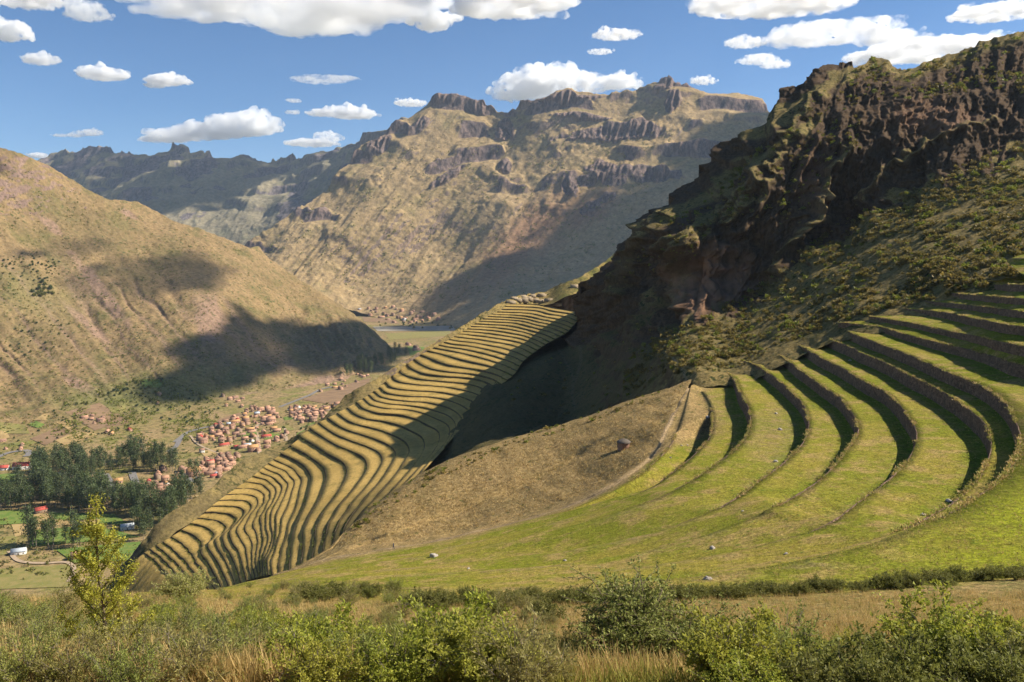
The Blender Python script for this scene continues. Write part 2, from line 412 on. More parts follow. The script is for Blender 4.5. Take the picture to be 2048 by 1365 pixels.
# --- the terraced bowl on the right, the brown shoulder, and the slope underfoot: contour rows
W = []
def row(name, pts, w=None, apex=None, lab=None):
    W.append(dict(name=name, pts=pts, apex=apex))
row('fall2', [(1420, 790, -70, 0), (1250, 900, -105, 0), (1050, 990, -130, 0), (850, 1060, -150, 0), (600, 1210, -165, 0), (300, 1330, -180, 0)])
row('fall1', [(1395, 764, -56, 0), (1250, 828, -72, 0), (1130, 872, -86, 0), (1000, 915, -96, 0), (880, 958, -102, 0), (780, 1012, -104, 0), (700, 1068, -104, 0), (600, 1150, -106, 0), (300, 1290, -140, 0), (0, 1340, -150, 0)])
row('crest', [(1385, 752, -51.5, 0), (1340, 775, -55, 0), (1250, 805, -62, 0), (1130, 850, -74, 0), (1000, 890, -82, 0), (880, 930, -87, 0), (780, 985, -89, 0), (700, 1045, -88, 0), (640, 1105, -87, 0), (560, 1150, -91, 0), (300, 1260, -120, 0), (0, 1300, -130, 0)])
row('mid', [(1380, 765, -52, 0), (1330, 830, -58, 0), (1230, 870, -65, 0), (1120, 930, -73, 0), (1000, 985, -79, 0), (880, 1032, -83, 0), (760, 1078, -84, 0), (680, 1104, -84, 0), (600, 1138, -86, 0), (300, 1240, -110, 0), (0, 1280, -120, 0)])
row('trail', [(1376, 776, -52.8, 0), (1364, 792, -54.2, 0), (1338, 850, -58.2, 0), (1312, 900, -61, 0), (1288, 932, -62.8, 0), (1258, 956, -64.6, 0), (1205, 987, -67.6, 0), (1120, 1020, -71.6, 0), (1000, 1051, -75.6, 0), (900, 1076, -77.8, 0), (785, 1099, -79.3, 0), (680, 1115, -80.8, 0), (600, 1137, -83, 0), (300, 1230, -100, 0), (0, 1270, -110, 0)])
row('W0', [(1381, 774, -53, 0), (1374, 800, -54.8, 0), (1360, 848, -57.6, 0), (1349, 878, -59, .1), (1334, 900, -59.8, .35), (1306, 928, -60.8, .35), (1278, 953, -62, .1), (1240, 975, -63.4, 0), (1200, 995, -65, 0), (1100, 1033, -68.6, 0), (980, 1064, -72.3, 0), (850, 1093, -75.2, 0), (700, 1119, -77.7, 0), (600, 1139, -79.5, 0), (300, 1225, -95, 0), (0, 1262, -105, 0)])
row('W1', [(1388, 768, -53.4, 0), (1412, 796, -54.5, 0), (1423, 818, -55, .1), (1425, 829, -55, 1), (1425, 851, -55.2, 1), (1420, 874, -55.4, 1), (1399, 900, -55.6, 1), (1369, 927, -56, .8), (1343, 947, -57, .3), (1310, 970, -58, 0), (1200, 1018, -62, 0), (1100, 1050, -65.3, 0), (980, 1080, -69, 0), (850, 1106, -71.5, 0), (700, 1127, -73.5, 0), (600, 1144, -75.5, 0), (300, 1220, -90, 0), (0, 1256, -100, 0)])
row('W2', [(1440, 738, -50, 1), (1460, 749, -50, 1), (1481, 785, -50, 1), (1498, 818, -50, 1), (1501, 846, -50, 1), (1495, 870, -50, 1), (1470, 900, -50, 1), (1423, 935, -50.2, 1), (1388, 959, -50.8, .5), (1350, 980, -52, .05), (1250, 1022, -55, 0), (1130, 1060, -59, 0), (1000, 1090, -63, 0), (850, 1117, -66, 0), (700, 1136, -68, 0), (600, 1150, -70, 0), (300, 1215, -82, 0), (0, 1250, -92, 0)])
row('W3', [(1488, 722, -46, 1), (1509, 729, -46, 1), (1540, 748, -46, 1), (1575, 776, -46, 1), (1608, 811, -46, 1), (1618, 844, -46, 1), (1615, 867, -46, 1), (1599, 896, -46, 1), (1559, 933, -46, 1), (1526, 957, -46.2, 1), (1490, 985, -46.6, .7), (1452, 1009, -47.3, .2), (1400, 1035, -48.5, 0), (1300, 1070, -51, 0), (1150, 1103, -55, 0), (1000, 1123, -58, 0), (850, 1139, -60, 0), (700, 1150, -62, 0), (600, 1160, -64, 0), (300, 1210, -74, 0), (0, 1245, -82, 0)])
row('W4', [(1535, 703, -42, 1), (1555, 709.5, -42, 1), (1600, 740, -42, 1), (1644, 770.8, -42, 1), (1686, 801, -42, 1), (1702, 823, -42, 1), (1714, 842, -42, 1), (1717, 862, -42, 1), (1699, 895, -42, 1), (1669, 932, -42, 1), (1635, 964, -42, 1), (1600, 987, -42, .8), (1572, 1004, -42.3, .2), (1530, 1028, -43, 0), (1450, 1062, -44.3, 0), (1300, 1105, -47, 0), (1150, 1131, -49.5, 0), (1000, 1145, -51.5, 0), (850, 1155, -53, 0), (700, 1162, -55, 0), (600, 1168, -56.5, 0), (300, 1205, -65, 0), (0, 1240, -72, 0)])
row('W5', [(1572, 680, -38, 1), (1593, 688, -38, 1), (1644, 715.8, -38, 1), (1688, 737.8, -38, 1), (1732, 764, -38, 1), (1771, 784, -38, 1), (1798, 808, -38, 1), (1815, 830, -38, 1), (1829, 850, -38, 1), (1833, 882, -38, 1), (1824, 907, -38, 1), (1799, 940, -38, 1), (1769, 967, -38, 1), (1729, 997, -38, 1), (1690, 1026, -38, 1), (1680, 1034, -38.1, .3), (1630, 1062, -38.6, .1), (1585, 1078, -39.2, 0), (1450, 1112, -40.8, 0), (1300, 1137, -42.3, 0), (1150, 1152, -43.7, 0), (1000, 1161, -45, 0), (850, 1167, -46, 0), (700, 1172, -47.5, 0), (600, 1176, -48.5, 0), (300, 1200, -55, 0), (0, 1235, -62, 0)])
row('W6', [(1620, 662, -34, 1), (1645, 669.7, -34, 1), (1666, 680.7, -34, 1), (1705, 696, -34, 1), (1723, 706, -34, 1), (1754, 718, -34, 1), (1787, 733, -34, 1), (1820, 751, -34, 1), (1853, 766, -34, 1), (1886, 784, -34, 1), (1919, 804, -34, 1), (1943, 823, -34, 1), (1966, 843, -34, 1), (1983, 877, -34, 1), (1982, 902, -34, 1), (1971, 935, -34, 1), (1949, 969, -34, 1), (1909, 1004, -34, 1), (1859, 1034, -34, .6), (1817, 1057, -34.1, .2), (1760, 1080, -34.4, 0), (1660, 1106, -35, 0), (1500, 1136, -36, 0), (1300, 1159, -37.2, 0), (1150, 1169, -38.2, 0), (1000, 1175, -39, 0), (850, 1178, -39.8, 0), (700, 1181, -41, 0), (600, 1184, -42, 0), (300, 1198, -46, 0), (0, 1230, -52, 0)])
row('W7', [(1650, 648, -30.5, 1), (1676, 654, -30.5, 1), (1710, 669, -30.5, 1), (1776, 694, -30.5, 1), (1820, 711, -30.5, 1), (1864, 730, -30.5, 1), (1908, 749, -30.5, 1), (1952, 766, -30.5, 1), (1996, 793, -30.5, 1), (2020, 817, -30.5, 1), (2033, 845, -30.5, 1), (2041, 870, -30.5, 1), (2039, 902, -30.5, 1), (2026, 930, -30.5, 1), (1998, 964, -30.5, 1), (1959, 992, -30.5, .9), (1911, 1022, -30.5, .4), (1860, 1048, -30.6, .1), (1809, 1070, -30.8, 0), (1760, 1090, -31, 0), (1660, 1116, -31.3, 0), (1500, 1148, -32, 0), (1300, 1173, -32.7, 0), (1150, 1182, -33.3, 0), (1000, 1186, -34, 0), (850, 1188, -34.5, 0), (700, 1190, -35.2, 0), (600, 1191, -35.8, 0), (300, 1196, -38, 0), (0, 1225, -43, 0)])
def wr(*xyz): return ('w',) + xyz
row('W8', [(1678, 645, -28, 1), (1705, 648, -28, 1), (1754, 654, -27.8, 1), (1815, 670, -27.5, 1), (1875, 685, -27.2, 1), (1930, 697, -27, 1), (1985, 712, -26.6, 1), (2048, 731, -26.2, 1), wr(124, 152, -26, 1), wr(118, 115, -26, .6), wr(100, 88, -26, 0), wr(72, 72, -26, 0), (2048, 1150, -26, .0), (1850, 1163, -25.8, 0), (1700, 1174, -25.8, 0), (1400, 1192, -26, 0), (1150, 1199, -26.4, 0), (1000, 1201, -26.6, 0), (700, 1199, -27.3, 0), (600, 1198, -27.8, 0), (300, 1194, -30, 0), (0, 1215, -34, 0)])
row('W9', [(1740, 633, -25, 1), (1767, 637, -25, 1), (1820, 645.5, -24.7, 1), (1886, 660, -24.2, 1), (1952, 672, -23.5, 1), (2007, 685, -22.8, 1), (2048, 692, -22.4, 1), wr(132, 152, -22.2, 1), wr(124, 105, -22, .5), wr(102, 76, -22, 0), wr(68, 58, -22, 0), (2048, 1195, -22, 0), (1700, 1216, -22, 0), (1400, 1230, -22, 0), (1000, 1232, -22.2, 0), (700, 1222, -22.6, 0), (500, 1212, -23, 0), (300, 1195, -24, 0), (0, 1205, -26, 0)])
row('W10', [(1810, 617, -21.6, 1), (1837, 620, -21.6, 1), (1886, 625, -21, 1), (1952, 638, -20, 1), (2048, 654, -19, 1), wr(140, 152, -18.9, 1), wr(128, 96, -18.8, .4), wr(96, 64, -18.8, 0), wr(58, 44, -18.8, 0), (1900, 1246, -18.8, 0), (1700, 1256, -18.8, 0), (1400, 1267, -18.8, 0), (1000, 1263, -18.8, 0), (600, 1235, -19, 0), (300, 1203, -19.2, 0), (0, 1205, -19.6, 0), (-300, 1215, -20, 0)])
row('W11', [(1850, 602, -18.6, 1), (1879, 605, -18.6, 1), (1930, 610, -18, 1), (1996, 617, -16.7, 1), (2048, 623.5, -16, 1), wr(146, 152, -15.9, 1), wr(130, 88, -15.8, .3), wr(92, 52, -15.8, 0), wr(48, 32, -15.8, 0), (1500, 1298, -15.6, 0), (1000, 1297, -15.6, 0), (600, 1262, -15.8, 0), (300, 1222, -15.8, 0), (0, 1220, -15.9, 0), (-300, 1230, -16, 0)])
row('W12', [(1895, 585, -15.2, 1), (1923, 588, -15.2, 1), (1974, 592, -14.4, 1), (2048, 598, -13.3, 1), wr(152, 152, -13.2, 1), wr(132, 80, -13, .2), wr(86, 40, -13, 0), wr(38, 24, -13, 0), (1400, 1322, -12.8, 0), (1000, 1322, -12.7, 0), (600, 1292, -12.8, 0), (300, 1252, -12.9, 0), (0, 1245, -12.9, 0), (-300, 1255, -13, 0)])
row('W13', [(1955, 565, -11.6, 1), (1982, 568, -11.6, 1), (2048, 570, -10, 1), wr(160, 152, -9.9, 1), wr(134, 70, -9.8, .1), wr(80, 28, -9.6, 0), wr(24, 17, -9.4, 0), (1400, 1343, -9.3, 0), (1000, 1343, -9.3, 0), (600, 1325, -9.3, 0), (300, 1290, -9.4, 0), (0, 1280, -9.4, 0), (-300, 1290, -9.5, 0)])
row('W14', [(2048, 553, -8, 0), (2120, 552, -7.5, 0), wr(168, 150, -6.5, 0), wr(136, 60, -6, 0), wr(74, 18, -6, 0), wr(16, 10.6, -5.9, 0), (1024, 1364, -5.8, 0), (600, 1355, -5.8, 0), (300, 1340, -5.9, 0), (0, 1330, -5.9, 0), (-300, 1340, -6, 0)])
row('W15', [wr(162, 262, -4, 0), wr(172, 190, -3.5, 0), wr(175, 120, -3, 0), wr(136, 48, -3, 0), wr(64, 10, -3, 0), wr(12, 3.6, -2.9, 0), wr(0, 3.2, -2.9, 0), wr(-8, 3.4, -3, 0), wr(-14, 4, -3.2, 0), wr(-20, 6, -3.6, 0)])
row('W16', [wr(185, 270, 4, 0), wr(200, 190, 5, 0), wr(200, 110, 5, 0), wr(150, 30, 4, 0), wr(60, -8, 2, 0), wr(10, -9, .8, 0), wr(0, -9, .6, 0), wr(-10, -9, .4, 0), wr(-16, -8, .3, 0), wr(-28, -6, 0, 0)])
def to_world(p):
    if p[0] == 'w': return np.array(p[1:5], float)
    return np.append(P_z(p[0], p[1], p[2]), p[3])
def crspline(pts, n):
    """Catmull-Rom (chord-length) through pts, resampled to n points evenly along the curve"""
    pts = np.asarray(pts, float)
    d = np.linalg.norm(np.diff(pts[:, :2], axis=0), axis=1) + 1e-6
    t = np.concatenate([[0], np.cumsum(d)])
    m = np.zeros_like(pts)
    s = np.diff(pts, axis=0) / d[:, None]
    m[1:-1] = (s[:-1] * d[1:, None] + s[1:] * d[:-1, None]) / (d[1:] + d[:-1])[:, None]
    m[0], m[-1] = s[0], s[-1]
    def ev(x):
        i = np.clip(np.searchsorted(t, x) - 1, 0, len(d) - 1)
        h = d[i]; q = ((x - t[i]) / h)[:, None]; h = h[:, None]
        return ((1 + 2 * q) * (1 - q) ** 2 * pts[i] + q * (1 - q) ** 2 * h * m[i] + q * q * (3 - 2 * q) * pts[i + 1] + q * q * (q - 1) * h * m[i + 1])
    f = ev(np.linspace(0, t[-1], n * 3))
    L = np.concatenate([[0], np.cumsum(np.linalg.norm(np.diff(f[:, :2], axis=0), axis=1))])
    x = np.linspace(0, L[-1], n)
    return np.stack([np.interp(x, L, f[:, k]) for k in range(pts.shape[1])], -1)
NCA, NCB = 260, 420
AMP = []
for r_ in W:
    wp = np.array([to_world(p) for p in r_['pts']])
    if r_['name'] in ('fall2', 'fall1', 'crest', 'mid'):
        c = crspline(wp, 400); cut_ = int(400 * (.12 if r_['name'] != 'mid' else .2))
    elif r_['name'] == 'trail':
        c = crspline(wp, 400); cut_ = 110
    else:
        c = crspline(wp, 900); cut_ = 260 if r_['name'] == 'W0' else int(np.argmax(pix(c[:, :3])[0])) if int(r_['name'][1:]) < 8 else int(np.argmin(np.linalg.norm(c[:, :2] - lastapex, axis=1)))
    cut_ = min(max(cut_, 20), len(c) - 20); lastapex = c[cut_, :2]
    a = crspline(c[:cut_ + 1:max(1, cut_ // 120)], NCA); b = crspline(c[cut_::max(1, (len(c) - cut_) // 180)], NCB + 1)[1:]
    AMP.append(np.concatenate([a, b]))
AMP = np.array(AMP)
for k_, r_ in enumerate(W):
    if r_['name'] in ('W8', 'W9', 'W10', 'W11', 'W12', 'W13'): AMP[k_, :, 3] *= (.74 if r_['name'] == 'W8' else .58)
    elif r_['name'][0] == 'W': AMP[k_, :, 3] *= .9
# rows x columns x (x, y, z, wall)
NAMES_W = [r_['name'] for r_ in W]
NC = NCA + NCB
rowsP, rowsK, rowinfo = [], [], []
NSUB = {'fall2': 10, 'fall1': 8, 'crest': 14, 'mid': 12, 'trail': 6}
for k in range(len(W)):
    rowsP.append(AMP[k, :, :3]); rowsK.append(np.full(NC, float(k)))
    if k == len(W) - 1: break
    nx = AMP[k + 1]; cu = AMP[k]
    dd = cu[:, :2] - nx[:, :2]; L = np.linalg.norm(dd, axis=1, keepdims=True) + 1e-6
    wv = np.clip(nx[:, 3], 0, 1)
    base = nx[:, :3].copy(); base[:, :2] += dd / L * (np.minimum(.45, L * .2) * wv[:, None])
    base[:, 2] = cu[:, 2] * wv + nx[:, 2] * (1 - wv) + .25 * wv
    ns = NSUB.get(NAMES_W[k], 7)
    for j in range(1, ns + 1):
        f = j / ns
        rowsP.append(cu[:, :3] * (1 - f) + base * f); rowsK.append(np.full(NC, k + .98 * f))
    W[k + 1]['base'] = base
MG = np.array(rowsP); MK = np.array(rowsK)
MW = np.array([np.interp(MK[:, 0], np.arange(len(W)), AMP[:, j, 3]) for j in range(NC)]).T
# smooth the unwalled slopes across the rows
near = np.array([np.maximum(AMP[max(0, int(k))][:, 3], AMP[min(len(W) - 1, int(k) + 1)][:, 3]) for k in MK[:, 0]])
fr = (1 - np.clip(near * 8, 0, 1))
for it in range(14):
    z = MG[..., 2].copy(); q = z.copy()
    q[1:-1] = (z[:-2] + z[1:-1] * 2 + z[2:]) / 4
    hold = np.ones_like(z); hold[np.isin(np.round(MK, 3), [2.0])] = .2
    MG[..., 2] = z + (q - z) * fr * hold
# the shoulder from its crest to the lowest terraces: one smooth sheet through the surveyed rows
cp = np.concatenate([AMP[NAMES_W.index(n_)][::(26 if n_ != 'crest' else 20), :3] for n_ in ('fall1', 'crest', 'mid', 'trail', 'W0', 'W1')])
cp = cp[cp[:, 1] > 120]
_c = cp[:, :2].mean(0); _q = (cp[:, :2] - _c) / 100.0
def _U(r2): return np.where(r2 > 1e-12, r2 * np.log(np.maximum(r2, 1e-12)), 0)
_n = len(cp); _A = np.zeros((_n + 3, _n + 3)); _A[:_n, :_n] = _U(((_q[:, None] - _q[None]) ** 2).sum(-1)) + np.eye(_n) * .06
_A[:_n, _n] = 1; _A[:_n, _n + 1:] = _q; _A[_n, :_n] = 1; _A[_n + 1:, :_n] = _q.T
_s = np.linalg.solve(_A, np.concatenate([cp[:, 2], np.zeros(3)]))
wz = sstep(1.6, 2.1, MK) * (1 - sstep(5.0, 5.9, MK)) * sstep(125, 150, MG[..., 1]) * (1 - np.clip(near * 3, 0, 1) * sstep(4.6, 5.0, MK))
vv = np.argwhere(wz > .001); xy_ = (MG[vv[:, 0], vv[:, 1], :2] - _c) / 100.0
zf = _s[_n] + xy_ @ _s[_n + 1:]
for k_ in range(_n): zf = zf + _s[k_] * _U(((xy_ - _q[k_]) ** 2).sum(-1))
MG[vv[:, 0], vv[:, 1], 2] += (zf - MG[vv[:, 0], vv[:, 1], 2]) * wz[vv[:, 0], vv[:, 1]]
dist = np.linalg.norm(MG[..., :2], axis=-1)
# relief: slumped old terrace edges in the meadow, tussocks on the shoulder
ks = MK
meadow = sstep(4.0, 5.2, ks) * (1 - sstep(13.2, 13.8, ks))
edge = np.abs(((ks - .15) % 1.0) - .5) * 2
MG[..., 2] += fr * meadow * (edge - .5) * .5 * sstep(60, 120, dist)
brown = 1 - sstep(3.8, 4.6, ks)
MG[..., 2] += brown * (fbm(MG / 9.0, 4) * .55 + fbm(MG / 30, 3) * 1.3 * sstep(2.2, 3, ks))
MG[..., 2] += (1 - brown) * fbm(MG / 5.0, 4) * .09 + fbm(MG / 14.0, 3) * .12 * (1 - brown)
fg = sstep(13, 14, ks)
MG[..., 2] += fg * fbm(MG / 4.0, 4) * .14 * sstep(6, 20, dist)
SURF['near'] = Ground('near', MG)
b = NB('meadow')
n1 = b.noise(.045, 5, .6); n2 = b.noise(.16, 5, .65); nf = b.noise(2.6, 5, .75); nm = b.noise(.6, 4, .7)
lawn = b.mix(b.ramp(n1, .40, .62), (.170, .172, .018), (.240, .196, .034))
lawn = b.mix(b.ramp(n2, .46, .66), lawn, (.29, .205, .070))
lawn = b.mix(b.ramp(nm, .56, .72), lawn, (.100, .135, .016))
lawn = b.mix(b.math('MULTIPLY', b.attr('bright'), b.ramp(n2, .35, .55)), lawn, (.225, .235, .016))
lawn = b.mix(b.math('MULTIPLY', b.attr('lush'), b.ramp(nm, .30, .60, .4, 1.0)), lawn, (.075, .135, .010))
lawn = b.mix(b.math('MULTIPLY', b.attr('worn'), b.ramp(nm, .35, .6)), lawn, (.235, .165, .085))
dry = b.mix(b.ramp(b.noise(.09, 5, .7), .38, .64), (.27, .18, .075), (.185, .13, .052))
dry = b.mix(b.ramp(b.noise(1.2, 4, .75, stretch=(1, .35, 1)), .45, .68), dry, (.34, .24, .105))
dry = b.mix(b.ramp(b.noise(.3, 4, .7), .60, .70), dry, (.060, .070, .018))
fgc = b.mix(b.ramp(b.noise(.35, 5, .7), .4, .62), (.30, .205, .085), (.20, .155, .055))
fgc = b.mix(b.ramp(b.noise(1.6, 4, .7), .5, .66), fgc, (.10, .11, .03))
col = b.mix(b.attr('dry'), lawn, dry)
col = b.mix(b.attr('fore'), col, fgc)
col = b.mix(b.attr('path'), col, b.mix(b.ramp(nm, .4, .6), (.34, .25, .155), (.26, .185, .11)))
g = b.math('MULTIPLY', b.ramp(nf, .25, .75, .5, 1.5), b.ramp(b.noise(.9, 4, .8), .3, .7, .72, 1.28))
vm = b.n('ShaderNodeVectorMath', operation='SCALE'); b.set(vm.inputs[0], col); b.set(vm.inputs['Scale'], g)
MATS['meadow'] = b.finish(vm.outputs[0], .97, b.bump(nm, .7, .5, b.bump(nf, .9, .16)), .05)
me = mesh_np('near_slope', (MG + UP).reshape(-1, 3), grid_faces(*MG.shape[:2]), True)
un = fbm(MG / 6.0, 4) * .25
mpx0 = pix(MG)
upl = sstep(1275, 1330, mpx0[0]) * (1 - sstep(850, 930, mpx0[1])) * np.where(MG[..., 1] > 150, 1, 0)
attr(me, 'dry', (1 - sstep(4.1 + 1.5 * upl, 5.0 + 1.9 * upl, ks + un * 1.6)))
attr(me, 'fore', sstep(13.05, 13.35, ks + un * .6) * (1 - sstep(.2, .6, MW)) * np.where(MG[..., 1] < 140, 1, 0))
mpx = pix(MG)
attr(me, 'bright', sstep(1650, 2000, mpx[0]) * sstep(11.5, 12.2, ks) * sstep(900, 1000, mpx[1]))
attr(me, 'lush', np.where((ks % 1.0) > .5, sstep(.5, 1., ks % 1.0), 0) * near * (1 - brown) * .9)  # darker green towards the foot of each wall
worn = (1 - sstep(.0, .16, np.abs((ks % 1.0) - .10))) * fr * meadow * sstep(-.1, .5, fbm(MG / 11.0, 3)) + sstep(0, .2, MW) * 0
attr(me, 'worn', np.clip(worn, 0, 1) * .8 + np.clip(blob(mpx[0], mpx[1], 1545, 870, 40, 55, 20, .5), 0, 1) * .5)
# trodden trail along the 'trail' row
tp = []
tr = AMP[NAMES_W.index('trail'), :, :2]
from mathutils.kdtree import KDTree
kd = KDTree(len(tr))
for i, q in enumerate(tr): kd.insert((q[0], q[1], 0), i)
kd.balance()
sel = (ks > 3.2) & (ks < 5.2)
pd = np.full(ks.shape, 9.0)
ii = np.argwhere(sel)
for a_, c_ in ii:
    pd[a_, c_] = kd.find((MG[a_, c_, 0], MG[a_, c_, 1], 0))[2]
path = (1 - sstep(.35, 1.0, pd + un * .8)) * np.where(mpx[0] > 1200, .75, .6)
path = np.maximum(path, (1 - sstep(1.0, 4.0, pd + un * 3)) * .55 * sstep(1300, 1150, mpx[0]) * sstep(600, 700, mpx[0]))
attr(me, 'path', path)
put('grass_slope', me, MATS['meadow'], kind='structure')
# ------------------------------------------------------------------ terrace walls (each a thing)
b = NB('terrace_stone')
vr = b.vor(1.35, stretch=(1, 1, 1.5)); ed = b.vor(1.35, feature='DISTANCE_TO_EDGE', stretch=(1, 1, 1.5))
nn = b.noise(.5, 5, .65); nf = b.noise(9, 4, .7)
hs = b.n('ShaderNodeSeparateColor'); b.set(hs.inputs[0], vr.outputs['Color'])
col = b.mix(hs.outputs[0], (.105, .064, .040), (.26, .165, .105))
col = b.mix(b.ramp(nn, .45, .7), col, (.095, .070, .046))
col = b.mix(b.ramp(ed.outputs['Distance'], .0, .06, 1, 0), col, (.045, .034, .026))
col = b.mix(b.ramp(nf, .5, .75), col, (.27, .20, .16))
hgt = b.math('ADD', b.ramp(ed.outputs['Distance'], 0, .12), b.math('MULTIPLY', nf, .4))
MATS['terrace_stone'] = b.finish(col, .95, b.bump(hgt, .8, .12), .1)
b = NB('far_terrace_stone')
nn = b.noise(.35, 5, .7); nf = b.noise(1.6, 4, .75)
col = b.mix(b.ramp(nf, .38, .62), (.125, .085, .048), (.065, .050, .028))
col = b.mix(b.ramp(nn, .55, .68), col, (.15, .105, .06))
MATS['far_terrace_stone'] = b.finish(col, .95, b.bump(nf, .8, .3), .1)
def ordinal(n):
    base = ['', 'first', 'second', 'third', 'fourth', 'fifth', 'sixth', 'seventh', 'eighth', 'ninth', 'tenth', 'eleventh', 'twelfth', 'thirteenth', 'fourteenth', 'fifteenth', 'sixteenth', 'seventeenth', 'eighteenth', 'nineteenth']
    if n < 20: return base[n]
    t = {2: 'twent', 3: 'thirt', 4: 'fort', 5: 'fift'}[n // 10]
    return t + 'ieth' if n % 10 == 0 else t + 'y-' + base[n % 10]
def wall_strip(top, base, w, rough, cap, nrow, stepu=None):
    """a stone face from base to top with a coping that runs back over the terrace"""
    keep = w > .04
    idx = np.where(keep)[0]
    if len(idx) < 4: return None
    i0, i1 = idx[0], idx[-1] + 1
    top, base = top[i0:i1], base[i0:i1]
    d = base[:, :2] - top[:, :2]
    tg = np.gradient(top[:, :2], axis=0); tg /= np.linalg.norm(tg, axis=1, keepdims=True) + 1e-9
    nrm = np.stack([tg[:, 1], -tg[:, 0]], -1)
    nrm *= np.sign((nrm * d).sum() + 1e-9)
    H = top[:, 2] - base[:, 2]
    rows = []
    for j in range(nrow + 1):
        f = j / nrow
        p = base * (1 - f) + top * f
        p[:, :2] += nrm * (.12 + (1 - f) * .12)
        p[:, 2] += -.35 * (1 - f) + .06 * f
        nz = noise3(p * np.array([.55, .55, .9])) * .5 + noise3(p * np.array([1.9, 1.9, 2.6])) * .35
        p[:, :2] += nrm * (nz * rough)[:, None]
        if j == nrow: p[:, 2] += noise3(top * .35 + 3) * rough * .5 + noise3(top * 1.4) * rough * .35
        rows.append(p)
    p = rows[-1].copy(); p[:, :2] -= nrm * cap; p[:, 2] = np.maximum(top[:, 2] + .03, p[:, 2] - .08); rows.append(p)
    p = p.copy(); p[:, :2] -= nrm * .3; p[:, 2] -= .5; rows.append(p)
    G = np.array(rows)
    return G
amph_names = [n for n in NAMES_W if n.startswith('W')]
WALLTOPS = []
for k in range(5, 19):
    if 'base' not in W[k]: continue
    top = AMP[k]
    G = wall_strip(top[:, :3], W[k]['base'], top[:, 3], .20, .15, 7)
    if G is None: continue
    WALLTOPS.append(G[-3])
    me = mesh_np('terrace_wall', (G + UP).reshape(-1, 3), grid_faces(*G.shape[:2]), False)
    n_ = k - 4
    lab = ('low slumped stone edge of the smallest terrace beside the round hut' if n_ == 1 else
           '%s curved stone wall up from the hut in the green terraced bowl' % ordinal(n_) if n_ < 14 else 'topmost curved stone wall of the green terraced bowl')
    put('terrace_wall', me, MATS['terrace_stone'], label=lab, cat='terrace wall', kind='thing', group='walls of the green terraced bowl')
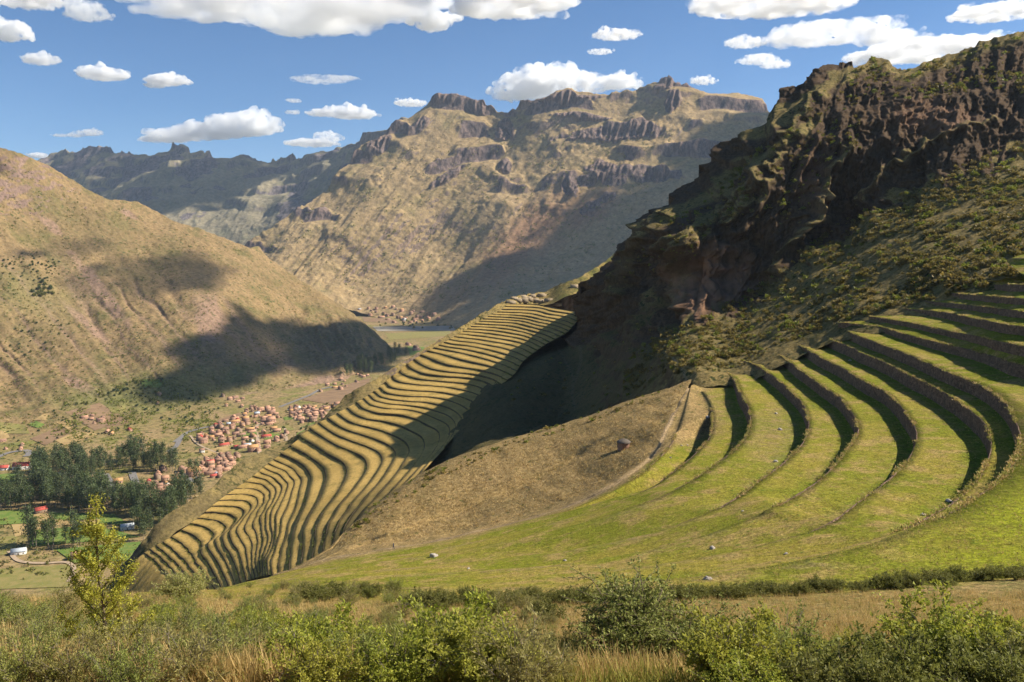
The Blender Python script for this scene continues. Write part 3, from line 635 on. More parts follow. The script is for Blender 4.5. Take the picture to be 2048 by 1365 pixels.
# ------------------------------------------------------------------ the far terraced spur
def z6(*l): return [(260 + x / 4.452, 860 + y / 4.452) for x, y in l]
def z4(*l): return [(900 + x / 6.2, 570 + y / 6.2) for x, y in l]
SK = {
 1: z6((90, 1130), (170, 1195), (260, 1290), (400, 1420)),
 3: z6((175, 1055), (300, 1160), (420, 1280), (600, 1420)),
 6: z6((350, 965), (500, 1100), (570, 1160), (660, 1280), (760, 1420)),
 7: z6((480, 880), (620, 950), (650, 1000), (610, 1060), (670, 1140), (740, 1260), (820, 1420)),
 8: z6((540, 830), (700, 880), (745, 930), (735, 970), (690, 1010), (740, 1110), (800, 1200), (880, 1400)),
 9: z6((610, 780), (750, 795), (850, 840), (860, 880), (810, 930), (760, 980), (800, 1060), (860, 1150), (940, 1380)),
 10: z6((665, 730), (800, 735), (900, 750), (945, 790), (930, 850), (830, 940), (850, 1030), (910, 1150), (990, 1360)),
 11: z6((730, 680), (900, 680), (1000, 695), (1020, 740), (960, 810), (885, 910), (890, 990), (980, 1100), (1040, 1340)),
 12: z6((790, 630), (1000, 625), (1080, 660), (1070, 710), (1000, 790), (950, 940), (1040, 1020), (1060, 1090), (1080, 1330)),
 13: z6((840, 575), (1000, 565), (1130, 590), (1140, 650), (1060, 770), (1030, 900), (1100, 1010), (1085, 1110), (1110, 1320)),
 14: z6((950, 520), (1130, 525), (1200, 570), (1200, 640), (1130, 760), (1110, 880), (1150, 960), (1120, 1080), (1140, 1310)),
 16: z6((1110, 400), (1220, 450), (1300, 520), (1290, 600), (1210, 740), (1210, 860), (1240, 960), (1200, 1090), (1180, 1300)),
 18: z6((1185, 340), (1350, 420), (1400, 480), (1370, 580), (1310, 700), (1310, 900), (1285, 1045), (1230, 1120), (1230, 1290)),
 20: z6((1270, 255), (1430, 330), (1510, 420), (1500, 570), (1400, 880), (1360, 990), (1300, 1060), (1290, 1280)),
 21: z6((1325, 215), (1500, 290), (1580, 380), (1570, 530), (1490, 800), (1450, 950), (1470, 1060), (1430, 1270)),
 22: z6((1420, 150), (1600, 250), (1690, 330), (1700, 450), (1640, 660), (1530, 880), (1530, 1130), (1520, 1260)),
 23: z6((1540, 75), (1750, 200), (1860, 270), (1940, 370), (1860, 545), (1650, 780), (1640, 1050), (1620, 1240)),
 24: [(612, 848), (640, 866), (678, 890), (707, 900), (735, 911), (745, 927), (743, 940), (729, 960), (690, 1010), (656, 1060), (648, 1120)],
 25: [(640, 846), (674, 871), (720, 888), (754, 906), (761, 919), (745, 955), (700, 1010), (672, 1060), (664, 1115)],
 26: [(655, 836), (693, 860), (739, 875), (773, 889), (789, 904), (781, 925), (768, 950), (720, 1005), (690, 1050), (680, 1105)],
 27: [(672, 827), (716, 850), (758, 860), (792, 870), (811, 883), (819, 894), (815, 911), (802, 934), (760, 985), (712, 1040), (697, 1095)],
 28: [(692, 815), (716, 831), (747, 841), (776, 846), (806, 854), (823, 866), (842, 879), (846, 900), (830, 925), (790, 975), (738, 1030), (714, 1085)],
 29: [(718, 803), (739, 820), (762, 827), (802, 828), (830, 835), (865, 849), (886, 860), (890, 885), (860, 925), (800, 980), (755, 1030), (730, 1078)],
 30: [(728, 798), (745, 811), (775, 816), (815, 818), (850, 826), (872, 837), (895, 847), (900, 868), (880, 905), (830, 960)],
 31: [(736, 788), (758, 803), (792, 808), (827, 809.5), (850, 814), (878, 824), (900, 832), (915, 850), (905, 885)],
 32: [(747, 783), (773, 797), (808, 803), (834, 802), (868, 806), (891, 812), (915, 823), (930, 840)],
 34: [(769, 768), (792, 780), (830, 783), (853, 784), (897, 788), (922, 795), (943, 803), (960, 817)],
 35: [(782, 752), (788, 761), (808, 766), (840, 768.6), (876, 771), (901, 774), (926, 780), (956, 789), (972, 803)],
 36: [(798, 735), (808, 750), (830, 757), (888, 761), (926, 764), (960, 773), (982, 788)],
 37: [(811, 726), (827, 740), (849.5, 747.6), (889.5, 753), (937, 754), (971, 762), (992, 775)],
 38: [(828, 718), (846, 730), (869, 739), (907, 745), (935, 747), (975, 753), (1004, 768)],
 39: [(839, 710), (859, 723), (888, 733), (922, 737), (952, 741), (978, 747), (1012, 761)],
 40: [(858, 700), (907, 709.5), (932, 716), (969, 727), (1000, 738), (1030, 752)],
 43: z4((-70, 712), (0, 730), (200, 755), (450, 800), (640, 850), (780, 890), (890, 945)),
 46: z4((115, 603), (350, 625), (600, 660), (800, 690), (960, 740), (1090, 800)),
 49: z4((260, 511), (600, 530), (900, 580), (1090, 640), (1230, 705)),
 52: z4((410, 416), (800, 435), (1100, 500), (1290, 540), (1440, 600)),
 55: z4((580, 336), (900, 350), (1200, 400), (1390, 440), (1540, 490)),
 57: z4((705, 262), (1000, 268), (1300, 325), (1470, 350), (1620, 395)),
 58: z4((720, 235), (1000, 240), (1300, 285), (1500, 315), (1660, 350)),
}
_inc = np.concatenate([[1.5] * 5, [2.2], [1.7] * 4, [1.0] * 9, [2.6] * 4, [2.4] * 5, [1.9] * 6, [2.4] * 5, [1.9] * 20])
_zs = np.cumsum(np.concatenate([[0], _inc * (1 + np.random.default_rng(4).uniform(-.22, .22, len(_inc)))]))
def zS(k): return -165 + _zs[int(k) - 1]
NS = 300
ANCH = {7: (2, 3), 8: (2, 4), 9: (3, 5), 10: (3, 5), 11: (3, 5), 12: (2, 5), 13: (3, 5), 14: (3, 5), 16: (2, 4), 18: (2, 4), 20: (2, 4), 21: (2, 4), 22: (3, 5), 23: (3, 5), 24: (5, 8), 25: (4, 6), 26: (4, 7), 27: (5, 8), 28: (7, 9), 29: (7, 9), 30: (7, 8)}
keyk = sorted(SK)
KEYW = {}
for k in keyk:
    pts = SK[k]
    d0 = (pts[0][0] - pts[1][0], pts[0][1] - pts[1][1]); L_ = math.hypot(*d0)
    wp = np.array([np.append(P_z(u, v, zS(k)), 1.0) for u, v in pts])
    ai, ni = ANCH.get(k, (None, None))
    if ai is None:
        c_ = crspline(wp, 200); i1, i2 = (60, 110) if k < 7 else (168, 184)
        segs = (c_[:i1 + 1:4], c_[i1:i2 + 1:4], c_[i2::4])
        segs = (c_[:i1 + 1], c_[i1:i2 + 1], c_[i2:])
    else:
        c_ = crspline(wp, 400)
        i1 = int(np.argmin(np.linalg.norm(c_[:, :2] - wp[ai, :2], axis=1))); i2 = max(i1 + 8, int(np.argmin(np.linalg.norm(c_[:, :2] - wp[ni, :2], axis=1))))
        i2 = min(i2, 390)
        segs = (c_[:i1 + 1], c_[i1:i2 + 1], c_[i2:])
    def rs_(q, n):
        L_ = np.concatenate([[0], np.cumsum(np.linalg.norm(np.diff(q[:, :2], axis=0), axis=1))]); x = np.linspace(0, L_[-1], n)
        return np.stack([np.interp(x, L_, q[:, j]) for j in range(4)], -1)
    KEYW[k] = np.concatenate([rs_(segs[0], 121)[:-1], rs_(segs[1], 71)[:-1], rs_(segs[2], 110)])
SR = []
for k in range(1, 59):
    lo = max(j for j in keyk if j <= k); hi = min(j for j in keyk if j >= k)
    f = 0 if hi == lo else (k - lo) / (hi - lo)
    c = KEYW[lo] * (1 - f) + KEYW[hi] * f
    wob = noise3(np.stack([np.arange(NS) / 26.0, np.full(NS, k * 1.7), np.zeros(NS)], -1)) * 1.1
    c[:, 0] += wob * .8; c[:, 1] += wob * .6
    SR.append(c)
SR = np.array(SR)
for it in range(2):
    q = SR[:, :, :2].copy(); q[1:-1] = SR[:-2, :, :2] * .25 + SR[1:-1, :, :2] * .5 + SR[2:, :, :2] * .25; SR[:, :, :2] = q
tt = np.linspace(0, 1, NS)
gr = []
SBASE = {}; SWK = {}
gr.append(SR[0][:, :3] + np.array([-40, -40, -60])); gr.append(SR[0][:, :3] + np.array([-9, -12, -12]))
for k in range(58):
    cu = SR[k]; gr.append(cu[:, :3])
    if k == 57: break
    nx = SR[k + 1]; dd = cu[:, :2] - nx[:, :2]; L = np.linalg.norm(dd, axis=1, keepdims=True) + 1e-6
    base = nx[:, :3].copy(); base[:, :2] += dd / L * np.minimum(.3, L * .15)
    wk = np.clip(.85 + .45 * noise3(np.stack([np.arange(NS) / 24.0, np.full(NS, k * 3.37), np.full(NS, .5)], -1)), .55, 1.15)
    SWK[k + 1] = wk
    base[:, 2] = cu[:, 2] + (1 - .46 * wk) * (nx[:, 2] - cu[:, 2])
    SBASE[k + 1] = base
    for j in range(1, 4):
        f = j / 3; gr.append(cu[:, :3] * (1 - f) + base * f)
GS = np.array(gr)
GS[..., 2] += fbm(GS / 12.0, 3) * .15
SURF['spur'] = Ground('spur', GS)
ground_mat('spurgrass', (.43, .285, .09), (.355, .235, .072), (.265, .19, .06), .03, .09, .8, attrs=(('scrub', (.085, .07, .03)),), grain=.22, bump=(.5, .4), spots=(.5, (.17, .125, .035), .58, .7))
me = mesh_np('spur', (GS + UP).reshape(-1, 3), grid_faces(*GS.shape[:2]), False)
up_, vp_ = pix(GS)
scr = np.maximum(blob(up_, vp_, 735, 1055, 110, 60, -35, .5), 0)
scr[:2] = 1.0
attr(me, 'scrub', scr * .85)
put('terraced_spur_ground', me, MATS['spurgrass'], kind='structure')
for k in range(1, 58):
    top = SR[k]
    w_ = np.ones(NS) * sstep(0, .01, tt) * (1 - sstep(.93, .97, tt) * 0)
    w_[0] = 0.05
    hgap = top.copy()
    G = wall_strip(top[:, :3], SBASE[k], np.ones(NS), .30, .2, 3)
    ff = grid_faces(*G.shape[:2])
    me = mesh_np('terrace_wall', (G + UP).reshape(-1, 3), ff, False)
    n_ = k
    lab = ('lowest stone wall of the golden terraces on the far spur' if k == 1 else 'topmost stone wall of the golden far spur, just below the ruins' if k == 57 else
           '%s stone wall %s on the golden terraces of the far spur' % (ordinal(k if k <= 29 else 58 - k), 'up from the bottom' if k <= 29 else 'down from the ruins'))
    put('terrace_wall', me, MATS['far_terrace_stone'], label=lab, cat='terrace wall', kind='thing', group='walls of the golden terraces on the far spur')
# --- flank and top of the spur
fl_ct = []
for k in (1, 6, 9, 12, 16, 20, 23, 26, 29, 32, 35, 38, 40, 44, 48, 52, 55, 58):
    p = SR[k - 1][0, :3]; u_, v_ = pix(p)
    fl_ct.append((float(u_) + 6, float(v_) + 4, p[1] + 1.5)); fl_ct.append((float(u_) + 40, float(v_) + 40, p[1] + 4))
for k in (43, 49, 55, 58):
    p = SR[k - 1][NS // 2, :3]; u_, v_ = pix(p); fl_ct.append((float(u_), float(v_) + 14, p[1] + 7))
SIL = [(180, 1200), (230, 1142), (255, 1118), (285, 1080), (300, 1060), (334, 1028), (395, 996), (428, 972), (450, 945), (485, 922), (541, 894), (574, 881), (606, 862), (640, 838), (665, 815), (690, 792), (740, 765), (790, 733), (850, 697), (900, 667), (960, 630), (1000, 607), (1014, 598), (1035, 593), (1060, 590), (1085, 586), (1110, 572), (1150, 560), (1200, 530), (1240, 500), (1330, 440)]
for u_, v_ in ((255, 1118), (334, 1028), (428, 972), (485, 922), (574, 881), (640, 838), (690, 792), (790, 733), (900, 667), (1000, 607)):
    q = min(fl_ct, key=lambda c: abs(c[0] - u_ - 20) + abs(c[1] - v_ - 20)); fl_ct.append((u_, v_, q[2] + 8))
fl_ct += [(1060, 590, 905), (1110, 572, 930), (1200, 530, 980), (1330, 440, 1050), (1100, 600, 890), (1180, 570, 930), (1180, 620, 900), (1330, 560, 940), (1330, 700, 900), (180, 1200, 400), (1200, 720, 860)]
def d_sp(G, U, V, n, s):
    m = sstep(.5, .9, s)
    return G + n * (fbm(G / 9.0, 4) * 1.0 * m)[..., None] + n * (fbm(G / 30.0, 3) * 1.6 * m)[..., None]
G = depth_ground('ridge', fl_ct, SIL, [(u_ + 20, v_ + (34 if u_ < 1000 else 22)) for u_, v_ in SIL], 180, 1330, 2.2, 30, d_sp, back=((6, 3), (25, 22), (90, 85), (200, 200)), jag=lambda u: fbm(np.stack([u / 9, u * 0 + 4, u * 0], -1), 4, .6) * 1.5)
ground_mat('ridgegrass', (.165, .125, .055), (.125, .095, .045), (.21, .155, .06), .05, .12, .6, rock=((.16, .12, .09), (.11, .085, .07)), rk=(.35, .5), grain=.35, bump=(.6, .6), spots=(.28, (.05, .05, .018), .50, .60), attrs=(('gold', (.30, .21, .07)), ('lushy', (.12, .11, .03))))
me = mesh_np('spur_ridge', (G + UP).reshape(-1, 3), grid_faces(*G.shape[:2]), True)
nr = G.shape[0]
up_, vp_ = pix(G)
attr(me, 'gold', sstep(640, 1010, up_) * np.clip(.55 + .5 * fbm(G / 22.0, 3), 0, 1) * .9)
attr(me, 'lushy', np.clip(sstep(1090, 1130, up_) * (.55 + fbm(G / 16.0, 3)), 0, 1))
put('spur_ridge', me, MATS['ridgegrass'], kind='structure')
# ------------------------------------------------------------------ the dark mountain on the right
TOP_R = [(800, 930), (845, 925), (880, 868), (940, 788), (1000, 733), (1060, 680), (1115, 637), (1130, 615), (1145, 590), (1180, 556), (1200, 528), (1235, 500), (1245, 480), (1260, 463), (1290, 440), (1340, 412), (1352, 404), (1360, 388), (1385, 362), (1400, 345), (1425, 322), (1434, 300), (1470, 281), (1512, 255), (1535, 228), (1543, 205), (1553, 187), (1590, 170), (1622, 152), (1655, 130), (1690, 117), (1705, 121), (1712, 132), (1735, 122), (1755, 110), (1772, 112), (1790, 128), (1815, 137), (1838, 132), (1850, 122), (1880, 112), (1905, 103), (1950, 88), (2000, 74), (2048, 62), (2200, 20), (2420, -40)]
R_CT = [(1130, 640, 800), (1060, 690, 715), (1000, 745, 620), (940, 800, 560), (880, 880, 490), (840, 940, 450), (800, 900, 640), (900, 780, 700), (1000, 690, 820), (1090, 640, 900),
        (1150, 565, 650), (1200, 525, 605), (1235, 500, 585), (1290, 440, 572), (1360, 390, 562), (1430, 310, 556), (1550, 190, 562), (1690, 118, 562), (1760, 112, 562), (1900, 105, 556), (2048, 62, 552), (2420, -40, 535),
        (1100, 720, 600), (1150, 760, 532), (1150, 850, 452), (1050, 900, 400), (950, 940, 385), (1250, 720, 458), (1250, 800, 398), (1330, 770, 348), (1200, 640, 552), (1280, 600, 495), (1290, 500, 515), (1322, 560, 492),
        (1360, 600, 440), (1360, 470, 452), (1420, 560, 440), (1345, 640, 440), (1480, 540, 446), (1500, 600, 428), (1420, 440, 454), (1500, 380, 460), (1440, 660, 398), (1600, 300, 470), (1600, 450, 442), (1650, 470, 440), (1550, 560, 430), (1650, 560, 380), (1800, 390, 430), (1800, 500, 358), (1800, 280, 455), (2048, 290, 420), (2048, 200, 456), (2048, 420, 345), (2420, 300, 390),
        (1385, 735, 330), (1460, 742, 324), (1560, 700, 321), (1650, 660, 318), (1720, 640, 302), (1800, 620, 296), (1880, 598, 288), (1960, 568, 278), (2048, 548, 268), (2200, 520, 255), (2420, 470, 240)]
BOT_R = [(800, 1010), (900, 1000), (1250, 850), (1390, 775), (1500, 765), (1650, 690), (1800, 655), (2048, 585), (2420, 520)]
def seg_dist(U, V, pl):
    d = np.full(U.shape, 1e9)
    for (a, b_), (c, e) in zip(pl[:-1], pl[1:]):
        L2 = (c - a) ** 2 + (e - b_) ** 2
        t = np.clip(((U - a) * (c - a) + (V - b_) * (e - b_)) / L2, 0, 1)
        d = np.minimum(d, np.hypot(U - a - t * (c - a), V - b_ - t * (e - b_)))
    return d
RIBS = [([(1350, 490), (1400, 452), (1470, 402), (1530, 350)], 15), ([(1450, 445), (1510, 385), (1560, 320), (1600, 250), (1640, 190)], 13), ([(1356, 610), (1362, 530), (1385, 460)], 14), ([(1560, 540), (1605, 450), (1640, 350), (1705, 290)], 12), ([(1225, 580), (1285, 490), (1345, 425)], 12), ([(1720, 400), (1790, 330), (1880, 270), (1990, 240)], 12)]
def d_R(G, U, V, n, s):
    # rock mask: the cliffs above, the bush slope below
    lim = np.interp(U, [800, 1100, 1180, 1330, 1345, 1500, 1560, 1650, 1800, 2048, 2420], [640, 640, 700, 655, 642, 610, 560, 470, 400, 300, 160])
    rk = sstep(-25, 25, (lim - V) + fbm(np.stack([U / 45, V / 45, U * 0], -1), 4) * 55)
    # grassy ledges that climb to the right across the cliffs
    q = (V + .62 * (U - 1300))
    led = 0
    for c0, wd, a0, a1 in ((455, 26, 1330, 1650), (520, 18, 1380, 1560), (395, 20, 1480, 1760), (610, 14, 1180, 1330)):
        led = np.maximum(led, np.exp(-((q - c0 + fbm(np.stack([U / 60, V / 60, U * 0 + 3], -1), 3) * 30) / wd) ** 2) * sstep(a0 - 30, a0 + 30, U) * (1 - sstep(a1 - 40, a1 + 40, U)))
    ribs = 0
    for pl, wd in RIBS:
        dd_ = seg_dist(U + fbm(np.stack([U / 25, V / 25, U * 0 + 9], -1), 3) * 12, V + fbm(np.stack([U / 25, V / 25, U * 0 + 4], -1), 3) * 12, pl)
        ribs = np.maximum(ribs, np.exp(-(dd_ / wd) ** 2))
    led = np.maximum(led, ribs * .8)
    tp = sstep(0, 60, V - np.interp(U, *np.array(TOP_R, float).T))
    led = np.maximum(led, (1 - tp) * sstep(1640, 1760, U) * .9)
    d_R.led = led; d_R.lim = lim
    rr = rk * (1 - .85 * led)
    d_R.rk = rr
    hz = n.copy(); hz[..., 2] = 0; hz /= np.linalg.norm(hz, axis=-1, keepdims=True) + 1e-9
    A1 = ridged(np.stack([(U + .45 * V) / 120, V / 210, U * 0 + 1.3], -1), 3, .5) - 1.0
    A2 = ridged(np.stack([(U + .3 * V) / 40, (V - .35 * U) / 62, U * 0 + 5.3], -1), 4, .55) - 1.1
    A3 = ridged(G / 7.0 * np.array([1, 1, .55]), 4, .55) - 1.0
    far = G[..., 1] / 450
    G = G + hz * (ribs * 11)[..., None]
    G = G + hz * (A1 * 9 * (.2 + .8 * rk) + A2 * 4.8 * rr + A3 * 1.25 * rr)[..., None] * far[..., None] * sstep(0.02, .12, s)[..., None]
    # stepped ledges
    h = 15.0; zz = G[..., 2] + fbm(G / 40 + 2, 3) * 14 - .25 * G[..., 0]
    fr = (zz / h) % 1.0
    G = G + hz * (rr * 3.0 * (sstep(.2, .75, fr) - fr))[..., None]
    # soil slope roughness
    G = G + n * ((1 - rr) * (fbm(G / 6.0, 4) * .45 + fbm(G / 22.0, 3) * 1.1))[..., None]
    # the slab with the pale reddish face
    return G
G = depth_ground('cliff', R_CT, TOP_R, BOT_R, 800, 2420, 2.0, 330, d_R, back=((8, 2), (40, 25), (120, 110), (200, 260)), jag=lambda u: fbm(np.stack([u / 16, u * 0 + 1, u * 0], -1), 5, .6) * 3.6 * sstep(1130, 1250, u))
me = mesh_np('cliff', (G + UP).reshape(-1, 3), grid_faces(*G.shape[:2]), False)
U, V = SURF['cliff'].U, SURF['cliff'].V; nr = G.shape[0]
attr(me, 'rock', padr(d_R.rk, nr))
red = np.maximum(np.maximum(blob(U, V, 1425, 560, 78, 62, -25, .45), blob(U, V, 1870, 235, 90, 30, 5, .5) * .5), blob(U, V, 1620, 350, 25, 60, 10, .6) * .3)
attr(me, 'red', padr(red * .0, nr)); attr(me, 'redrock', padr(red, nr))
paths = [[(1082, 668), (1100, 666), (1122, 667), (1150, 677), (1180, 688), (1200, 702)], [(1082, 672), (1110, 690), (1130, 715), (1145, 745), (1148, 758), (1150, 775), (1145, 790), (1152, 820)], [(1132, 635), (1150, 660), (1163, 690), (1158, 735), (1152, 765)],
         [(1240, 676), (1262, 682), (1300, 684), (1335, 696), (1345, 712), (1358, 728), (1366, 742), (1372, 760), (1378, 778)]]
pt = 0
for pl in paths: pt = np.maximum(pt, 1 - sstep(1.0, 3.2, seg_dist(U, V, pl)))
attr(me, 'path', padr(pt * .8, nr))
attr(me, 'heath', padr((1 - sstep(1270, 1370, U + .55 * (V - 720))) * sstep(560, 640, V) * .7, nr))  # paints the gully's shade into the ground colour
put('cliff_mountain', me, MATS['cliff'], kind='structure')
# reddish face on the rock
nt_ = MATS['cliff'].node_tree
for L in list(nt_.links):
    if L.to_node.type == 'BSDF_PRINCIPLED' and L.to_socket.name == 'Base Color':
        src = L.from_socket
        at = nt_.nodes.new('ShaderNodeAttribute'); at.attribute_name = 'redrock'
        nz = nt_.nodes.new('ShaderNodeTexNoise'); nz.inputs['Scale'].default_value = .12; nz.inputs['Detail'].default_value = 6
        mp = nt_.nodes.new('ShaderNodeMapping'); mp.inputs['Scale'].default_value = (2.2, 1, .25)
        ge = nt_.nodes.new('ShaderNodeNewGeometry'); nt_.links.new(ge.outputs['Position'], mp.inputs[0]); nt_.links.new(mp.outputs[0], nz.inputs['Vector'])
        mm = nt_.nodes.new('ShaderNodeMath'); mm.operation = 'MULTIPLY'; nt_.links.new(at.outputs['Fac'], mm.inputs[0])
        mr = nt_.nodes.new('ShaderNodeMapRange'); mr.inputs[1].default_value = .3; mr.inputs[2].default_value = .6; mr.inputs[3].default_value = .25
        nt_.links.new(nz.outputs['Fac'], mr.inputs[0]); nt_.links.new(mr.outputs[0], mm.inputs[1])
        mx = nt_.nodes.new('ShaderNodeMix'); mx.data_type = 'RGBA'; nt_.links.new(mm.outputs[0], mx.inputs[0]); nt_.links.new(src, mx.inputs[6]); mx.inputs[7].default_value = (.25, .14, .085, 1)
        nt_.links.new(mx.outputs[2], L.to_socket)
        break
# ------------------------------------------------------------------ haze: even, thin air round the whole scene
def box_mesh(name, lo, hi):
    x0, y0, z0 = lo; x1, y1, z1 = hi
    v = [(x0, y0, z0), (x1, y0, z0), (x1, y1, z0), (x0, y1, z0), (x0, y0, z1), (x1, y0, z1), (x1, y1, z1), (x0, y1, z1)]
    return mesh_np(name, np.array(v), np.array([(0, 3, 2, 1), (4, 5, 6, 7), (0, 1, 5, 4), (1, 2, 6, 5), (2, 3, 7, 6), (3, 0, 4, 7)]))
hm = bpy.data.materials.new('haze'); hm.use_nodes = True; t = hm.node_tree; t.nodes.clear()
ho = t.nodes.new('ShaderNodeOutputMaterial'); pv = t.nodes.new('ShaderNodeVolumePrincipled')
pv.inputs['Color'].default_value = (.62, .78, 1.0, 1); pv.inputs['Density'].default_value = 2.3e-5; pv.inputs['Anisotropy'].default_value = .25
t.links.new(pv.outputs[0], ho.inputs['Volume'])
haze = put('haze', box_mesh('haze', (-13000, -400, -900), (13000, 15500, 2060)), hm, label='thin pale blue haze filling the whole valley', cat='haze', kind='stuff')
# ------------------------------------------------------------------ clouds: closed lumpy bodies filled with an even volume
def cloud_mat(name, dens, wisp=False):
    m = bpy.data.materials.new(name); m.use_nodes = True; t = m.node_tree; t.nodes.clear()
    o = t.nodes.new('ShaderNodeOutputMaterial'); p = t.nodes.new('ShaderNodeVolumePrincipled')
    p.inputs['Color'].default_value = (1, 1, 1, 1); p.inputs['Density'].default_value = dens; p.inputs['Anisotropy'].default_value = .45
    if wisp:
        tc = t.nodes.new('ShaderNodeTexCoord'); nz = t.nodes.new('ShaderNodeTexNoise'); nz.inputs['Scale'].default_value = 3.2; nz.inputs['Detail'].default_value = 4; nz.inputs['Roughness'].default_value = .62
        t.links.new(tc.outputs['Object'], nz.inputs['Vector'])
        mr = t.nodes.new('ShaderNodeMapRange'); mr.inputs[1].default_value = .42; mr.inputs[2].default_value = .60; mr.inputs[3].default_value = dens * .04; mr.inputs[4].default_value = dens * 1.9
        t.links.new(nz.outputs['Fac'], mr.inputs[0]); t.links.new(mr.outputs[0], p.inputs['Density'])
    t.links.new(p.outputs[0], o.inputs['Volume']); return m
import bmesh
_bm = bmesh.new(); bmesh.ops.create_icosphere(_bm, subdivisions=3, radius=1.0)
ICO_V = np.array([v.co[:] for v in _bm.verts]); ICO_F = np.array([[v.index for v in f.verts] for f in _bm.faces]); _bm.free()
def lump_tex(name, scale, depth):
    tx = bpy.data.textures.new(name, 'CLOUDS'); tx.noise_scale = scale; tx.noise_depth = depth; tx.noise_basis = 'ORIGINAL_PERLIN'; return tx
TXS = [lump_tex('shade_large', .9, 2), lump_tex('shade_small', .3, 3)]
TX = [lump_tex('lump_large', .20, 2), lump_tex('lump_small', .06, 3)]
def make_cloud(centres, unit, origin, mat, label, group, disp=(.5, .2), vox=.085, seed=0, tex=None):
    """centres: (x, y, z, rx, ry, rz) in units round origin; filled out with random puffs"""
    g = np.random.default_rng(seed)
    vs, fs, n = [], [], 0
    puffs = []
    for (x, y, z, rx, ry, rz) in centres:
        puffs.append((x, y, z, rx, ry, rz))
        for j in range(int(14 + 26 * rx)):
            a = g.uniform(0, math.pi); r = math.sqrt(g.uniform(0, 1))
            ex = x + rx * r * math.cos(a) * 1.05
            lim = max(.12, 1 - ((ex - x) / rx) ** 2) ** .5
            pr = rz * g.uniform(.16, .55)
            puffs.append((ex, y + ry * g.uniform(-.7, .7), z + rz * lim * g.uniform(-.15, 1.0) - pr * .2, pr * g.uniform(1, 1.7), pr * 1.2, pr))
    for (x, y, z, rx, ry, rz) in puffs:
        v = ICO_V * np.array([rx, ry, rz])
        v[:, 2] = np.where(v[:, 2] < 0, v[:, 2] * .45, v[:, 2])      # flatter base
        vs.append(v + np.array([x, y, z])); fs.append(ICO_F + n); n += len(v)
    me = mesh_np('cloud', np.concatenate(vs), np.concatenate(fs), True)
    o = put('cloud', me, mat, label=label, cat='cloud', group=group, kind='thing', loc=origin)
    o.scale = (unit,) * 3
    r = o.modifiers.new('skin_over', 'REMESH'); r.mode = 'VOXEL'; r.voxel_size = vox
    for tx, st in zip(tex or TX, disp):
        d = o.modifiers.new('lumps', 'DISPLACE'); d.texture = tx; d.strength = st; d.mid_level = .5; d.texture_coords = 'LOCAL'
    return o
CM = {}
def sky_cloud(blobs, base_v, label, dens=.008, alt=2350.0, disp=(.5, .22), seed=1, soft=1.0):
    """blobs (u, v, ru, rv) of one cloud; all of it floats at its own distance above the range"""
    u0 = sum(b_[0] for b_ in blobs) / len(blobs)
    D = min(alt / ray(u0, base_v)[2], 24000.0)
    k = D / F
    unit = max(b_[2] for b_ in blobs) * k
    unit = max(unit, 200.0)
    o0 = P_d(u0, base_v, D)
    cs = []
    for (u, v, ru, rv) in blobs:
        p = P_d(u, v, D) - o0
        cs.append((p[0] / unit, 0, p[2] / unit, ru * k / unit, max(ru * .75, rv) * k / unit, rv * k / unit))
    dn = round(dens * 900 / max(unit, 300) * soft, 5)
    if dn not in CM: CM[dn] = cloud_mat('cloud_vapour', dn, True)
    mn = min(c[5] for c in cs)
    return make_cloud(cs, unit, o0 + UP, CM[dn], label, 'white clouds over the mountains', (disp[0] * min(.9, mn * 2.0), disp[1] * min(.9, mn * 2.4)), max(.016, min(.05, mn * .07)), seed)
sky_cloud([(400, 12, 150, 26), (560, 5, 230, 40), (640, 40, 130, 30), (600, 58, 70, 20), (760, 20, 110, 32), (850, 5, 60, 20)], 60, 'largest white cloud, long and flat, along the top edge over the left half', seed=1)
sky_cloud([(866, 50, 36, 22), (900, 38, 25, 10)], 66, 'small ragged puff just under the large top cloud', seed=2)
sky_cloud([(1020, 12, 110, 26), (960, 25, 50, 16), (1090, 5, 70, 16)], 34, 'white cloud at the top edge just right of the centre', seed=3)
sky_cloud([(50, 2, 70, 16)], 12, 'white cloud cut by the top left corner', seed=4)
sky_cloud([(175, 30, 42, 22), (150, 12, 30, 12)], 48, 'thin torn puff of cloud beside the top left corner', soft=.45, seed=5)
sky_cloud([(10, 68, 36, 26)], 88, 'white cloud cut by the left edge above the hill', seed=6)
sky_cloud([(80, 122, 34, 13)], 134, 'small flat cloud highest of the three above the left hill', seed=7, soft=.8)
sky_cloud([(208, 152, 50, 15), (180, 140, 20, 9)], 168, 'oval cloud in the middle of the three above the left hill', seed=8)
sky_cloud([(332, 164, 38, 15), (310, 172, 20, 7)], 178, 'rounded cloud to the right of the oval one, above the far range', seed=9)
sky_cloud([(488, 258, 66, 32), (430, 268, 60, 20), (370, 272, 66, 17), (330, 280, 50, 10), (510, 240, 32, 20)], 288, 'big heaped cloud low over the far range at the left', seed=10)
sky_cloud([(180, 268, 22, 9), (150, 272, 16, 6), (120, 272, 14, 4)], 278, 'faint wisp of cloud over the left end of the far range', soft=.4, seed=11)
sky_cloud([(620, 288, 52, 9), (655, 278, 24, 14)], 298, 'small flat cloud touching the ridge below the long one', seed=12)
sky_cloud([(650, 228, 36, 9), (705, 230, 48, 15), (680, 222, 26, 9)], 243, 'long cloud right of the big heap over the far range', seed=13)
sky_cloud([(820, 208, 32, 8)], 215, 'small cloud just left of the flat-topped peak', seed=14, soft=.8)
sky_cloud([(1080, 178, 90, 32), (1110, 158, 60, 24), (1150, 172, 80, 24), (1230, 168, 52, 18), (1030, 190, 50, 22)], 215, 'big white cloud rising behind the central ridge', seed=15)
